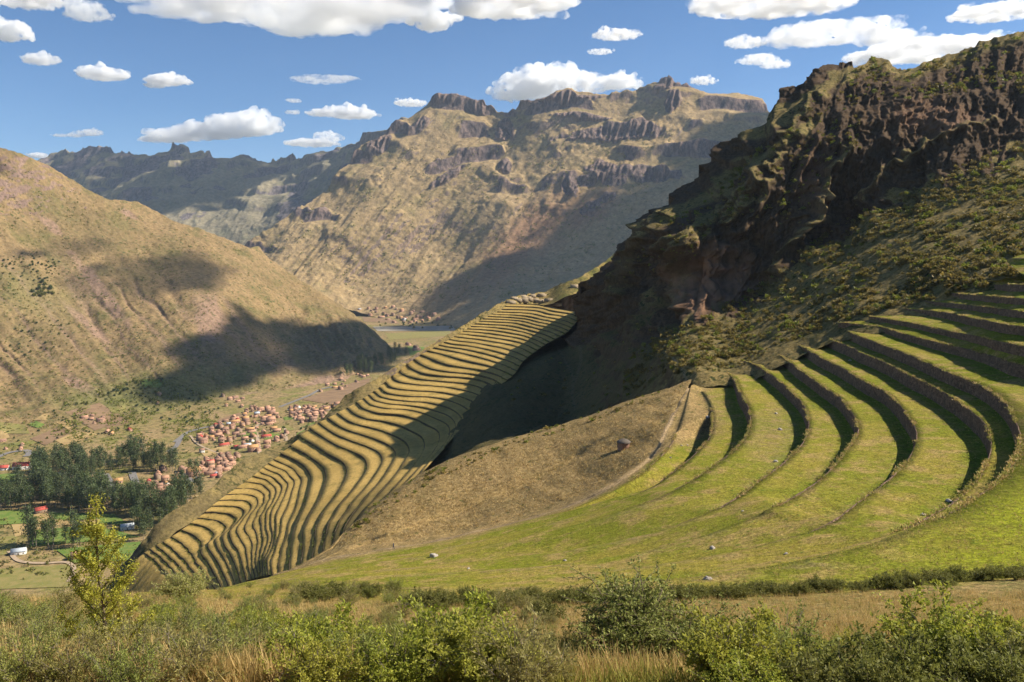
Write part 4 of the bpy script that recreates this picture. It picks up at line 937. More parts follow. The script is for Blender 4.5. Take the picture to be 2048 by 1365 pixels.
sky_cloud([(1232, 72, 44, 11), (1215, 66, 20, 8)], 82, 'small thin cloud high above the central ridge', soft=.6, seed=16)
sky_cloud([(1200, 105, 24, 6)], 111, 'tiny cloud just below the thin one above the central ridge', soft=.6, seed=17)
sky_cloud([(1408, 164, 24, 10)], 174, 'tiny cloud right of the highest summit', soft=.6, seed=18)
sky_cloud([(1480, 14, 100, 22), (1600, 8, 110, 22), (1540, 26, 50, 12)], 34, 'white cloud along the top edge left of the dark cliff', seed=19)
sky_cloud([(1650, 70, 110, 20), (1740, 55, 70, 16), (1590, 85, 60, 14), (1780, 80, 70, 16)], 96, 'broad ragged cloud in the middle of the upper right sky', soft=.5, seed=20)
sky_cloud([(1850, 105, 120, 22), (1760, 118, 70, 16), (1950, 95, 80, 20)], 132, 'bright cloud bank resting on the crest of the dark cliff', seed=21)
sky_cloud([(1518, 122, 40, 12), (1550, 132, 30, 8)], 136, 'thin wisp left of the bank on the cliff crest', soft=.4, seed=22)
sky_cloud([(1980, 30, 70, 16), (2030, 15, 40, 12)], 46, 'cloud at the top right corner', soft=.7, seed=23)
sky_cloud([(1490, 88, 40, 12)], 98, 'small faint cloud left of the broad ragged one', soft=.45, seed=24)
sky_cloud([(78, 313, 20, 7)], 320, 'tip of a white cloud behind the far range beside the left hill', seed=25)
sky_cloud([(585, 226, 15, 5), (590, 203, 14, 5)], 230, 'two small scraps of cloud between the heap and the long cloud', soft=.5, seed=26)
sky_cloud([(640, 160, 60, 5), (690, 158, 30, 5)], 164, 'thin streak of cloud in the open blue above the long cloud', soft=.35, seed=27)
# clouds out of the picture to the right: their shadows lie on the hills
def shade_cloud(target, alt, blobs, label, seed=0, unit=400.0, thin=False):
    """a cloud up the sun's direction from a place on the ground; blobs in metres across / along the sunbeam's ground track"""
    T = np.array(target, float)
    c = T + SDIR * ((alt - T[2]) / SDIR[2])
    g = np.random.default_rng(seed)
    more = []
    for (x, y, z, rx, ry, rz) in blobs:
        for j in range(5):
            a = g.uniform(0, 6.28); k = g.uniform(.25, .5)
            more.append((x + math.cos(a) * rx * g.uniform(.8, 1.25), y + math.sin(a) * ry * g.uniform(.8, 1.25), z, rx * k, ry * k, rz * .5))
    cs = [(x / unit, y / unit, z / unit, rx / unit, ry / unit, rz / unit) for (x, y, z, rx, ry, rz) in list(blobs) + more]
    return make_cloud(cs, unit, c + UP, CM_THIN if thin else CM_SH, label, 'clouds that shade the hills', (.75, .4), .1, seed, TXS)
CM_SH = cloud_mat('cloud_vapour', .03); CM_THIN = cloud_mat('cloud_vapour', .0085)
def tgt(u, v, names):
    h = hit(u, v, names); return np.array(h[0])
shade_cloud(tgt(300, 555, ['left']), 2600, [(0, 0, 0, 120, 180, 90), (-110, -40, 0, 90, 130, 70), (130, 60, 0, 90, 110, 60)], 'cloud that shades the middle of the left hill', 31, thin=True)
shade_cloud(tgt(110, 500, ['left']), 2600, [(0, 0, 0, 45, 120, 50)], 'cloud that shades the upper gully of the left hill', 32, thin=True)
shade_cloud(tgt(610, 700, ['left']), 2700, [(-80, -120, 0, 170, 260, 110), (90, 60, 0, 215, 260, 110), (210, 210, 0, 160, 200, 100), (-80, -330, 0, 130, 180, 80)], 'cloud that shades the foot of the left hill', 33)
shade_cloud(tgt(0, 345, ['left']), 2600, [(-120, 0, 0, 110, 90, 60)], 'cloud that shades the top of the left hill', 35, thin=True)
shade_cloud(tgt(330, 365, ['far']), 4300, [(0, -250, 0, 560, 560, 200), (600, -150, 0, 460, 500, 180), (-450, -600, 0, 380, 420, 180)], 'cloud that shades the far range', 36, 900.0)
shade_cloud(tgt(1450, 300, ['mid']), 4200, [(0, 0, 0, 200, 260, 140), (280, 120, 0, 220, 260, 140), (-330, -160, 0, 200, 160, 120)], 'cloud that shades the right shoulder of the central mountain', 37, 600.0)
shade_cloud(tgt(1270, 470, ['mid']), 4200, [(0, 0, 0, 370, 400, 170), (380, 170, 0, 400, 430, 170), (-380, -140, 0, 280, 250, 140)], 'cloud that shades the right flank of the central mountain', 40, 600.0)
shade_cloud(tgt(1100, 590, ['mid']), 4200, [(0, -60, 0, 330, 300, 180), (400, 60, 0, 340, 380, 180), (-360, -200, 0, 220, 200, 150), (800, 200, 0, 340, 480, 180)], 'cloud that shades the foot of the central mountain', 38, 700.0)
# ------------------------------------------------------------------ plants: generators
def leaf_mat(name, c1, c2, c3=None, trans=.35):
    b = NB(name)
    r = b.attr('rnd')
    col = b.mix(r, c1, c2)
    oi = b.n('ShaderNodeObjectInfo')
    if c3 is not None: col = b.mix(b.ramp(oi.outputs['Random'], .35, 1.0, 0, .75), col, c3)
    MATS[name] = b.finish(col, .6, None, .25, trans)
    return MATS[name]
leaf_mat('leaf_greygreen', (.17, .20, .045), (.37, .37, .10), (.27, .30, .06), .42)
leaf_mat('leaf_green', (.22, .27, .03), (.45, .44, .06), (.38, .33, .05), .42)
leaf_mat('leaf_heath', (.23, .21, .06), (.42, .36, .12), (.30, .34, .06), .42)
leaf_mat('leaf_yellow', (.32, .32, .035), (.56, .50, .07), None, .42)
leaf_mat('leaf_flower', (.28, .31, .045), (.62, .56, .22), None, .4)
leaf_mat('leaf_euca', (0.058, 0.090, 0.032), (0.138, 0.167, 0.058), (0.102, 0.123, 0.058), .25)
leaf_mat('leaf_dark', (.12, .13, .032), (.26, .24, .055), (.19, .20, .04), .4)
leaf_mat('leaf_slope', (.080, .070, .024), (.34, .245, .065), (.17, .145, .032), .45)
leaf_mat('leaf_slope_green', (.10, .12, .022), (.29, .29, .045), (.20, .21, .03), .45)
leaf_mat('grass_blade', (0.600, 0.413, 0.163), (0.400, 0.294, 0.106), None, .35)
leaf_mat('grass_green', (0.250, 0.263, 0.044), (0.400, 0.350, 0.088), None, .35)
flat_mat('bark', (.12, .085, .055), (.20, .15, .105), 8.0)
flat_mat('pale_bark', (.30, .25, .19), (.19, .15, .11), .6)
flat_mat('twig', (.22, .18, .14), (.14, .11, .085), 14.0)
def quad_leaves(C, Dr, L, Wd, g, bend=.15):
    """diamond leaves: base C, unit direction Dr, length L, width Wd (arrays)"""
    n = len(C)
    rv = g.normal(size=(n, 3)); side = np.cross(Dr, rv); side /= np.linalg.norm(side, axis=1, keepdims=True) + 1e-9
    up = np.cross(side, Dr)
    mid = C + Dr * (L * .45)[:, None] + up * (L * bend)[:, None]
    V = np.stack([C, mid + side * (Wd * .5)[:, None], C + Dr * L[:, None], mid - side * (Wd * .5)[:, None]], 1).reshape(-1, 3)
    Fq = np.arange(n * 4).reshape(n, 4)
    return V, Fq
def leaf_obj_mesh(name, C, Dr, L, Wd, g, mat):
    V, Fq = quad_leaves(C, Dr, L, Wd, g)
    me = mesh_np(name, V, Fq)
    attr(me, 'rnd', np.repeat(g.uniform(0, 1, len(C)), 4))
    me.materials.append(mat); return me
def tubes(lines, sides=4):
    """lines: list of (points, radii)"""
    vs, fs, n = [], [], 0
    ca = np.linspace(0, 2 * math.pi, sides, endpoint=False)
    for pts, rad in lines:
        pts = np.asarray(pts, float); m = len(pts)
        t = np.gradient(pts, axis=0); t /= np.linalg.norm(t, axis=1, keepdims=True) + 1e-9
        a = np.cross(t, np.array([.31, .17, .93])); a /= np.linalg.norm(a, axis=1, keepdims=True) + 1e-9
        bb = np.cross(t, a)
        ring = pts[:, None] + (a[:, None] * np.cos(ca)[None, :, None] + bb[:, None] * np.sin(ca)[None, :, None]) * np.asarray(rad)[:, None, None]
        vs.append(ring.reshape(-1, 3))
        i = np.arange(m * sides).reshape(m, sides) + n
        j = np.roll(i, -1, axis=1)
        fs.append(np.stack([i[:-1], j[:-1], j[1:], i[1:]], -1).reshape(-1, 4)); n += m * sides
    return np.concatenate(vs), np.concatenate(fs)
def unit(v): return v / (np.linalg.norm(v, axis=-1, keepdims=True) + 1e-9)
def shrub_parts(seed, h, r, stems, twigs, leaves, leaf, lw, up=.5, rise=1.0, droop=0.0, clump=1.0, name='foliage', mat=None, stem_mat=None, upright=False):
    """stems fan from the foot, carry twigs, the twigs carry leaves"""
    g = np.random.default_rng(seed)
    lines, C, Dr = [], [], []
    for s_ in range(stems):
        a = g.uniform(0, 2 * math.pi); sp = (g.uniform(0, 1) ** .6) * r
        L = h * g.uniform(.6, 1.0) * (1 - .35 * (sp / r) ** 2)
        tip = np.array([math.cos(a) * sp, math.sin(a) * sp, L * rise])
        k = 7; t = np.linspace(0, 1, k)[:, None]
        foot = np.array([math.cos(a), math.sin(a), 0]) * g.uniform(0, .12) * r
        pts = foot * (1 - t) + tip * np.concatenate([t ** 1.25, t ** 1.25, t ** .9], 1)
        pts += np.cumsum(g.normal(size=(k, 3)) * .03 * h, 0) * t
        lines.append((pts, np.linspace(.016, .004, k) * h * .6))
        for j in range(twigs):
            f = g.uniform(.22, 1.0) ** .7
            q = pts[min(k - 2, int(f * (k - 1)))]; q = q + (pts[min(k - 1, int(f * (k - 1)) + 1)] - q) * ((f * (k - 1)) % 1)
            d = unit(g.normal(size=3) * (1 - up) + np.array([math.cos(a), math.sin(a), 0]) * .35 + np.array([0, 0, 1]) * up)
            tl = h * g.uniform(.12, .30) * clump
            e = q + d * tl; e[2] -= droop * tl
            lines.append((np.array([q, (q + e) / 2 + g.normal(size=3) * .03 * tl, e]), np.array([.006, .004, .002]) * h * .6))
            m = leaves
            ff = g.uniform(.1, 1.05, m)[:, None]
            C.append(q + (e - q) * ff + g.normal(size=(m, 3)) * leaf * .35)
            dd = unit(d * (.9 if upright else .45) + g.normal(size=(m, 3)) * (.35 if upright else .75) + np.array([0, 0, .15 - droop]))
            Dr.append(dd)
    C = np.concatenate(C); Dr = np.concatenate(Dr)
    C[:, 2] = np.maximum(C[:, 2], .02)
    L = leaf * g.uniform(.6, 1.3, len(C))
    fm = leaf_obj_mesh(name, C, Dr, L, L * lw, g, mat)
    V, Fq = tubes(lines)
    sm = mesh_np('stems', V, Fq); sm.materials.append(stem_mat or MATS['twig'])
    return sm, fm
def plant(name, parts, names, loc, scale, rz, label, cat, group, tilt=0):
    """one plant: an Empty at its foot and its parts"""
    e = bpy.data.objects.new(name, None); COL.objects.link(e); e.empty_display_size = .2
    e.location = Vector(loc) + Vector((0, 0, EYE)); e.scale = scale if isinstance(scale, tuple) else (scale,) * 3
    e.rotation_euler = (tilt, 0, rz); e['label'] = label; e['category'] = cat
    if group: e['group'] = group
    e['kind'] = 'thing'
    for n_, me in zip(names, parts):
        o = bpy.data.objects.new(n_, me); COL.objects.link(o); o.parent = e
    return e
SF = ('stems', 'foliage')
K_big = [shrub_parts(s_, 2.6, 1.45, 60, 19, 26, .082, .42, .35, mat=MATS['leaf_greygreen'], stem_mat=MATS['bark']) for s_ in (1,)]
K_green = [shrub_parts(s_, 1.25, .85, 30, 14, 17, .075, .45, .4, mat=MATS['leaf_green']) for s_ in (2, 3)]
K_heath = [shrub_parts(s_, .95, .75, 30, 11, 14, .062, .26, .5, mat=MATS['leaf_heath'], upright=True) for s_ in (4, 5, 6)]
K_grey = [shrub_parts(s_, .9, .7, 28, 11, 13, .058, .30, .45, mat=MATS['leaf_greygreen']) for s_ in (7, 8)]
K_flower = [shrub_parts(9, 1.9, 1.5, 50, 14, 16, .075, .5, .45, mat=MATS['leaf_flower'])]
K_herb = [shrub_parts(10, .75, .3, 8, 16, 8, .095, .24, .15, droop=.3, mat=MATS['leaf_yellow'])]
K_dark = [shrub_parts(s_, 1.0, .9, 26, 11, 14, .085, .4, .4, mat=MATS['leaf_dark']) for s_ in (12, 13)]
def near_xy(u, v):
    h = SURF['near'].hit(u, v); return h[0]
def dist_ok(p, lst, dmin):
    for q in lst:
        if (p[0] - q[0]) ** 2 + (p[1] - q[1]) ** 2 < dmin * dmin: return False
    return True
rr_ = random.Random(21)
# --- the tall thin shrub at the left
def tall_shrub():
    g = np.random.default_rng(44)
    lines, C, Dr = [], [], []
    main = np.array([[0, 0, 0], [.02, 0, .5], [.0, .02, 1.0], [-.03, 0, 1.5], [-.03, .02, 2.0], [.0, 0, 2.38], [.01, .0, 2.62]])
    lines.append((main, np.array([.03, .026, .022, .018, .013, .008, .004])))
    arms = [(.35, 200, .75, .9), (.5, 20, .65, .9), (.75, 170, .75, 1.0), (.8, 330, .55, .8), (.95, 15, .7, 1.1), (1.05, 190, .6, .9), (1.2, 40, .5, 1.1), (1.3, 160, .55, 1.0), (1.45, 350, .5, 1.2), (1.55, 200, .4, 1.0), (1.7, 20, .34, 1.2), (1.8, 150, .3, 1.1), (.6, 100, .5, .8), (1.0, 260, .5, .9), (1.4, 280, .4, 1.0), (.3, 300, .7, .8), (.45, 140, .8, .7), (.25, 30, .8, .6), (.9, 60, .5, .9), (1.95, 330, .22, 1.2), (2.05, 170, .2, 1.2)]
    def dress(p0, p1, n_, spread):
        f = g.uniform(0, 1, n_)[:, None]
        c = p0 + (p1 - p0) * f + g.normal(size=(n_, 3)) * spread
        C.append(c); Dr.append(unit(g.normal(size=(n_, 3)) * .7 + unit(p1 - p0) * .6))
    for z0, az, L, rise in arms:
        b0 = np.array([np.interp(z0, main[:, 2], main[:, k]) for k in range(3)])
        d = np.array([math.cos(R_(az)), math.sin(R_(az)), rise]); d /= np.linalg.norm(d)
        mid = b0 + d * L * .55 + np.array([0, 0, -.03]); tip = b0 + d * L + np.array([0, 0, .08 * L])
        lines.append((np.array([b0, mid, tip]), np.array([.011, .008, .003])))
        dress(b0 + (mid - b0) * .25, mid, int(230 * L), .04); dress(mid, tip, int(300 * L), .033)
        for j in range(4):
            f = g.uniform(.3, .95); q = b0 + (tip - b0) * f
            e = q + unit(g.normal(size=3) + np.array([0, 0, .8]) + d * .6) * g.uniform(.1, .26)
            lines.append((np.array([q, (q + e) / 2, e]), np.array([.005, .004, .002]))); dress(q, e, 80, .026)
    for k in range(2, 6): dress(main[k], main[k + 1], 220, .05)
    C_ = np.concatenate(C); D_ = np.concatenate(Dr); L_ = g.uniform(.020, .044, len(C_))
    fm = leaf_obj_mesh('foliage', C_, D_, L_, L_ * .5, g, MATS['leaf_yellow'])
    V, Fq = tubes(lines, 5); sm = mesh_np('stems', V, Fq); sm.materials.append(MATS['bark'])
    return sm, fm
p = near_xy(212, 1338)
plant('tall_shrub', tall_shrub(), SF, p, 1.16, 0, 'tall spindly yellow-green shrub standing alone at the lower left', 'shrub', None)
p = near_xy(372, 1206)
plant('flowering_bush', K_flower[0], SF, p, (1.0, .9, 1.0), .4, 'rounded bush speckled with pale yellow flowers above the far terraces', 'bush', None)
p = near_xy(1290, 1352)
plant('big_bush', K_big[0], SF, p, (.95, .9, .74), .3, 'large grey-green bush, the biggest plant at the bottom right of the centre', 'bush', None)
spots_used = [(q.x, q.y) for q in (near_xy(212, 1338), near_xy(1290, 1352))]
def scatter(kinds, name, pts, sc, label, cat, group, dmin=.4, squash=(.8, 1.15)):
    n_ = 0
    for (u, v) in pts:
        p = near_xy(u, v)
        if p is None or not dist_ok(p, spots_used, dmin): continue
        spots_used.append((p.x, p.y))
        s_ = rr_.uniform(*sc)
        plant(name, rr_.choice(kinds), SF, p - Vector((0, 0, .05)), (s_, s_, s_ * rr_.uniform(*squash)), rr_.uniform(0, 6.28), label, cat, group)
        n_ += 1
    return n_
def box_pts(n, u0, u1, v0, v1): return [(rr_.uniform(u0, u1), rr_.uniform(v0, v1)) for _ in range(n)]
# named single bushes first
scatter(K_green, 'leafy_bush', [(905, 1362)], (.85, .9), 'green leafy bush at the bottom edge left of the big bush', 'bush', None, .1)
scatter(K_green, 'leafy_bush', [(655, 1345)], (.8, .85), 'green and straw-coloured bush near the bottom left of the centre', 'bush', None, .1)
scatter(K_grey, 'grey_bush', [(1565, 1362)], (.95, 1.0), 'upright grey-green bush beside the big bush', 'bush', None, .1)
scatter(K_green, 'leafy_bush', [(1900, 1352)], (.95, 1.0), 'tallest rounded green bush at the lower right', 'bush', None, .1)
scatter(K_dark, 'dark_bush', [(1990, 1268)], (1.0, 1.05), 'small dark bush alone in the dry grass at the right edge', 'bush', None, .1)
# hedge line along the foot of the meadow
hedge = [(u, float(np.interp(u, [830, 1000, 1150, 1400, 1700, 1850, 2048], [1206, 1206, 1205, 1197, 1180, 1168, 1153])) + rr_.uniform(-2, 6)) for u in np.arange(840, 2060, 17)]
scatter(K_dark, 'hedge_bush', hedge, (.75, 1.25), 'dark low bush in the hedge line between meadow and dry grass', 'bush', 'bushes of the hedge line below the meadow', .6)
scatter(K_green + K_dark, 'thicket_bush', box_pts(60, 1440, 1760, 1330, 1420) + box_pts(90, 1680, 2080, 1316, 1420), (.45, .8), 'leafy green bush of the thicket at the lower right', 'bush', 'bushes of the green thicket', .55)
scatter(K_green, 'leafy_bush', box_pts(18, 560, 1000, 1300, 1395) + box_pts(12, 300, 560, 1230, 1300), (.45, .8), 'bright green leafy bush among the grey heath at the lower left', 'bush', 'green bushes in the heath', .8)
scatter(K_herb, 'tall_herb', [(440, 1290), (455, 1298), (470, 1285), (530, 1280), (545, 1290), (425, 1300), (600, 1300), (150, 1330), (820, 1340), (985, 1345)], (.8, 1.15), 'yellow-green herb with long drooping leaves in the heath', 'herb', 'yellow-green herbs in the heath', .2)
scatter(K_heath + K_grey, 'heath_bush', box_pts(270, -60, 640, 1175, 1395) + box_pts(90, 600, 1150, 1235, 1395), (.4, .95), 'low olive heath bush of the near slope', 'bush', 'heath bushes of the near slope', .55)
scatter(K_heath + K_dark, 'heath_bush', box_pts(30, 560, 800, 1178, 1215) + box_pts(20, 760, 1100, 1215, 1250), (.9, 1.4), 'low heath bush on the brow below the meadow', 'bush', 'heath bushes of the brow', .9)
# --- dry grass of the near slope (uncountable)
def grass_field(name, label, n, u0, u1, v0, v1, mat, hgt, blades, seed, keep=None):
    g = np.random.default_rng(seed)
    C, Dr, Ls = [], [], []
    k = 0
    while k < n:
        u, v = g.uniform(u0, u1), g.uniform(v0, v1)
        k += 1
        if keep is not None and g.uniform() > keep(u, v): continue
        p = near_xy(u, v)
        if p is None: continue
        p = np.array(p)
        m = blades
        c = np.repeat(p[None], m, 0) + g.normal(size=(m, 3)) * np.array([.12, .12, 0])
        d = unit(np.stack([g.normal(-.12, .32, m), g.normal(0, .32, m), np.ones(m)], -1))
        C.append(c - np.array([0, 0, .04])); Dr.append(d); Ls.append(g.uniform(.55, 1.15, m) * hgt * g.uniform(.7, 1.2))
    C, Dr, Ls = np.concatenate(C), np.concatenate(Dr), np.concatenate(Ls)
    V, Fq = quad_leaves(C, Dr, Ls, np.clip(Ls * .035, .012, .03), g, .06)
    me = mesh_np(name, V + UP, Fq); attr(me, 'rnd', np.repeat(g.uniform(0, 1, len(C)), 4))
    put(name, me, mat, label=label, cat='grass', kind='stuff')
bandk = lambda u, v: float(np.interp(v, [1150, 1200, 1290, 1372], [.5, 1, 1, .55]))
grass_field('dry_grass', 'straw-coloured dry grass of the near slope', 15000, 640, 2060, 1185, 1372, MATS['grass_blade'], .42, 11, 5, bandk)
grass_field('dry_grass', 'dry grass between the heath bushes at the lower left', 8000, -30, 700, 1180, 1385, MATS['grass_blade'], .45, 10, 6)
grass_field('green_grass', 'fresh green grass between the bushes of the near slope', 6000, -30, 2060, 1190, 1385, MATS['grass_green'], .35, 11, 7)
# ------------------------------------------------------------------ bushes of the mountain slope
def clump_mesh(name, seed, n, leaf, mat, rad=(1, 1, .8), base=.2):
    g = np.random.default_rng(seed)
    lobes = unit(g.normal(size=(7, 3))) * g.uniform(.25, .6, (7, 1)); lobes[:, 2] = np.abs(lobes[:, 2])
    k = g.integers(0, 7, n)
    C = lobes[k] + unit(g.normal(size=(n, 3))) * g.uniform(.25, .48, (n, 1))
    C *= np.array(rad); C[:, 2] = np.abs(C[:, 2]) + base * .3
    D = unit(C * np.array([1, 1, 1.2]) + g.normal(size=(n, 3)) * .6)
    L = leaf * g.uniform(.6, 1.4, n)
    return C, D, L, g
def clump(name, seed, n, leaf, mat, **kw):
    C, D, L, g = clump_mesh(name, seed, n, leaf, mat, **kw)
    return leaf_obj_mesh(name, C, D, L, L * .6, g, mat)
SL = [clump('bush', 100 + i, 150, .34, MATS['leaf_slope'] if i < 3 else MATS['leaf_slope_green']) for i in range(5)]
def in_poly(u, v, poly):
    c = False; j = len(poly) - 1
    for i in range(len(poly)):
        if (poly[i][1] > v) != (poly[j][1] > v) and u < (poly[j][0] - poly[i][0]) * (v - poly[i][1]) / (poly[j][1] - poly[i][1]) + poly[i][0]: c = not c
        j = i
    return c
def poly_pts(n, poly, rnd):
    us = [p[0] for p in poly]; vs = [p[1] for p in poly]; out = []
    while len(out) < n:
        u, v = rnd.uniform(min(us), max(us)), rnd.uniform(min(vs), max(vs))
        if in_poly(u, v, poly): out.append((u, v))
    return out
rs = random.Random(77)
SLOPE = [(1240, 790), (1390, 735), (1560, 690), (1690, 640), (1860, 600), (2060, 555), (2060, 280), (1900, 340), (1760, 410), (1660, 455), (1560, 545), (1400, 640), (1270, 690)]
CREST = [(1680, 125), (1760, 115), (1850, 130), (1960, 95), (2060, 65), (2060, 190), (1960, 180), (1860, 200), (1700, 215)]
LEDGE = [(1230, 570), (1330, 430), (1420, 380), (1560, 270), (1640, 180), (1720, 190), (1720, 300), (1600, 460), (1480, 430), (1400, 520), (1340, 540)]
END = [(1375, 748), (1460, 742), (1560, 700), (1700, 640), (1860, 598), (1850, 585), (1690, 622), (1550, 668), (1440, 705), (1370, 725)]
SHO = [(1240, 800), (1385, 748), (1370, 775), (1210, 835), (1000, 905), (870, 960), (780, 1020), (700, 1070), (640, 1095), (700, 1040), (860, 935), (1000, 888)]
pts = [(p_, 'cliff', rs.uniform(.6, 1.9), 0) for p_ in poly_pts(3300, SLOPE, rs)] + [(p_, 'cliff', rs.uniform(.8, 2.0), 1) for p_ in poly_pts(420, CREST, rs)] + [(p_, 'cliff', rs.uniform(.6, 1.6), 1) for p_ in poly_pts(620, LEDGE, rs)] + [(p_, 'near', rs.uniform(.4, .9), 1) for p_ in poly_pts(220, SHO, rs)]
pts += [((rs.uniform(1000, 1340), rs.uniform(640, 830)), 'cliff', rs.uniform(.5, 1.2), 0) for _ in range(160)]
pts += [(p_, 'cliff', rs.uniform(.5, 1.2), 0) for p_ in poly_pts(260, END, rs)]
placed = []
for (u, v), sname, s_, gr_ in pts:
    p, n_ = SURF[sname].hit(u, v)
    if p is None: continue
    if n_.z < 0: n_ = -n_
    if n_.z < .38: continue
    if sname == 'cliff' and fbm(np.array([[u / 75, v / 48, 2.2]]), 3)[0] < -.12 and rs.random() < .75: continue
    s_ *= rs.choice((.6, .75, .9, 1.0, 1.1, 1.5))
    k = rs.choice((3, 4)) if rs.random() < (.5 if gr_ else .22) else rs.choice((0, 1, 2))
    s_ *= 1.0 + .6 * max(0, fbm(np.array([[u / 60, v / 60, 0.5]]), 2)[0])
    placed.append((np.array(p), s_, k, rs.uniform(0, 6.28), s_ / p.length, sname, u, v))
placed.sort(key=lambda q: -q[4])
where = lambda q: ('on the near brown shoulder' if q[5] == 'near' else 'on the crest of the dark mountain' if q[7] < 215 and q[6] > 1640 else 'on a ledge of the dark cliffs' if q[7] < 530 and q[6] < 1700 and in_poly(q[6], q[7], LEDGE) else 'in the shaded gully below the cliffs' if q[6] < 1300 else 'on the upper slope below the dark cliffs' if q[7] < 520 else 'on the lower slope above the green terraces')
for q in placed[:290]:
    o = put('bush', SL[q[2]], None, label=('bright green' if q[2] > 2 else 'olive') + ' bush ' + where(q), cat='bush', group=('green' if q[2] > 2 else 'olive') + ' bushes ' + where(q), kind='thing', loc=Vector(q[0] + UP))
    o.scale = (q[1],) * 3; o.rotation_euler = (0, 0, q[3])
for mk, mname in ((0, 'leaf_slope'), (1, 'leaf_slope_green')):
    Vs, Rn, n0 = [], [], 0
    for i, q in enumerate(placed[290:]):
        if (q[2] > 2) != bool(mk): continue
        C, D, L, g = clump_mesh('', 500 + i % 40, 42, .55, None)
        c, s_ = math.cos(q[3]), math.sin(q[3])
        Rm = np.array([[c, -s_, 0], [s_, c, 0], [0, 0, 1]])
        V, _ = quad_leaves(C @ Rm.T, D @ Rm.T, L, L * .65, g)
        Vs.append(V * q[1] + q[0] + UP); Rn.append(np.repeat(np.clip(g.uniform(0, 1, 42) + rs.uniform(-.3, .3), 0, 1), 4))
    V = np.concatenate(Vs)
    me = mesh_np('undergrowth', V, np.arange(len(V)).reshape(-1, 4)); attr(me, 'rnd', np.concatenate(Rn))
    put('undergrowth', me, MATS[mname], label=('bright green' if mk else 'olive') + ' undergrowth covering the slope of the dark mountain', cat='undergrowth', kind='stuff')
# tufts along the terrace walls
def tufts(name, label, lines, per, size, mat, seed, blades=9):
    g = np.random.default_rng(seed); C, D, L = [], [], []
    for ln in lines:
        n_ = int(per * len(ln)); idx = g.integers(0, len(ln), n_)
        keep = fbm(np.stack([ln[idx][:, 0] / 14, ln[idx][:, 1] / 14, ln[idx][:, 2] * 0], -1), 2) > -.15
        for p in ln[idx][keep]:
            s_ = size * g.uniform(.4, 1.5)
            C.append(p + g.normal(size=(blades, 3)) * s_ * np.array([.6, .6, .25])); D.append(unit(g.normal(size=(blades, 3)) * .6 + np.array([0, 0, .7]))); L.append(s_ * g.uniform(.6, 1.2, blades))
    C, D, L = np.concatenate(C), np.concatenate(D), np.concatenate(L)
    V, Fq = quad_leaves(C, D, L, L * .35, g)
    me = mesh_np(name, V + UP, Fq); attr(me, 'rnd', np.repeat(g.uniform(0, 1, len(C)), 4))
    put(name, me, mat, label=label, cat='weeds', kind='stuff')
tufts('wall_weeds', 'grass tufts fringing the walls of the green terraced bowl', WALLTOPS, 1.1, .32, MATS['grass_green'], 3)
tufts('wall_weeds', 'straw tufts fringing the walls of the green terraced bowl', WALLTOPS, .8, .38, MATS['grass_blade'], 4)
tufts('wall_weeds', 'small green weeds growing along the far golden terraces', [SR[k][:, :3] + np.array([-.4, -.5, -.7]) for k in range(1, 57)], .28, .55, MATS['leaf_slope_green'], 5, 8)
tufts('wall_weeds', 'dark scrub along the lower walls of the far golden terraces', [SR[k][150:, :3] + np.array([-.4, -.5, -.7]) for k in range(18, 29)], .22, .6, MATS['leaf_dark'], 6, 9)
# ------------------------------------------------------------------ valley: fields, roads, houses, trees
flat_mat('field_green', (.10, .165, .028), (.17, .20, .045), .12)
flat_mat('field_tan', (.40, .28, .12), (.31, .205, .085), .05)
flat_mat('field_brown', (.20, .125, .07), (.26, .165, .09), .05)
flat_mat('field_meadow', (.18, .17, .045), (.25, .20, .07), .09)
flat_mat('asphalt', (.22, .20, .185), (.17, .155, .145), .3)
flat_mat('dirt_road', (.42, .31, .205), (.34, .25, .165), .2)
flat_mat('river_gravel', (.34, .30, .24), (.24, .21, .165), .03)
VAL = ['floor', 'left']
def drape(quad, nu=14, nv=8, lift=.5, surf=VAL):
    q = np.array(quad, float)
    G = np.zeros((nv, nu, 3)); ok = True
    for j in range(nv):
        for i in range(nu):
            a, b_ = i / (nu - 1), j / (nv - 1)
            u, v = (q[0] * (1 - a) + q[1] * a) * (1 - b_) + (q[3] * (1 - a) + q[2] * a) * b_
            h = hit(u, v, surf)
            if h is None: return None
            G[j, i] = np.array(h[0]) + np.array([0, 0, lift])
    return G
def field(quad, mat, lift):
    G = drape(quad, lift=lift)
    if G is None: return
    me = mesh_np('field', (G + UP).reshape(-1, 3), grid_faces(*G.shape[:2]), True)
    put('field', me, MATS[mat], kind='structure')
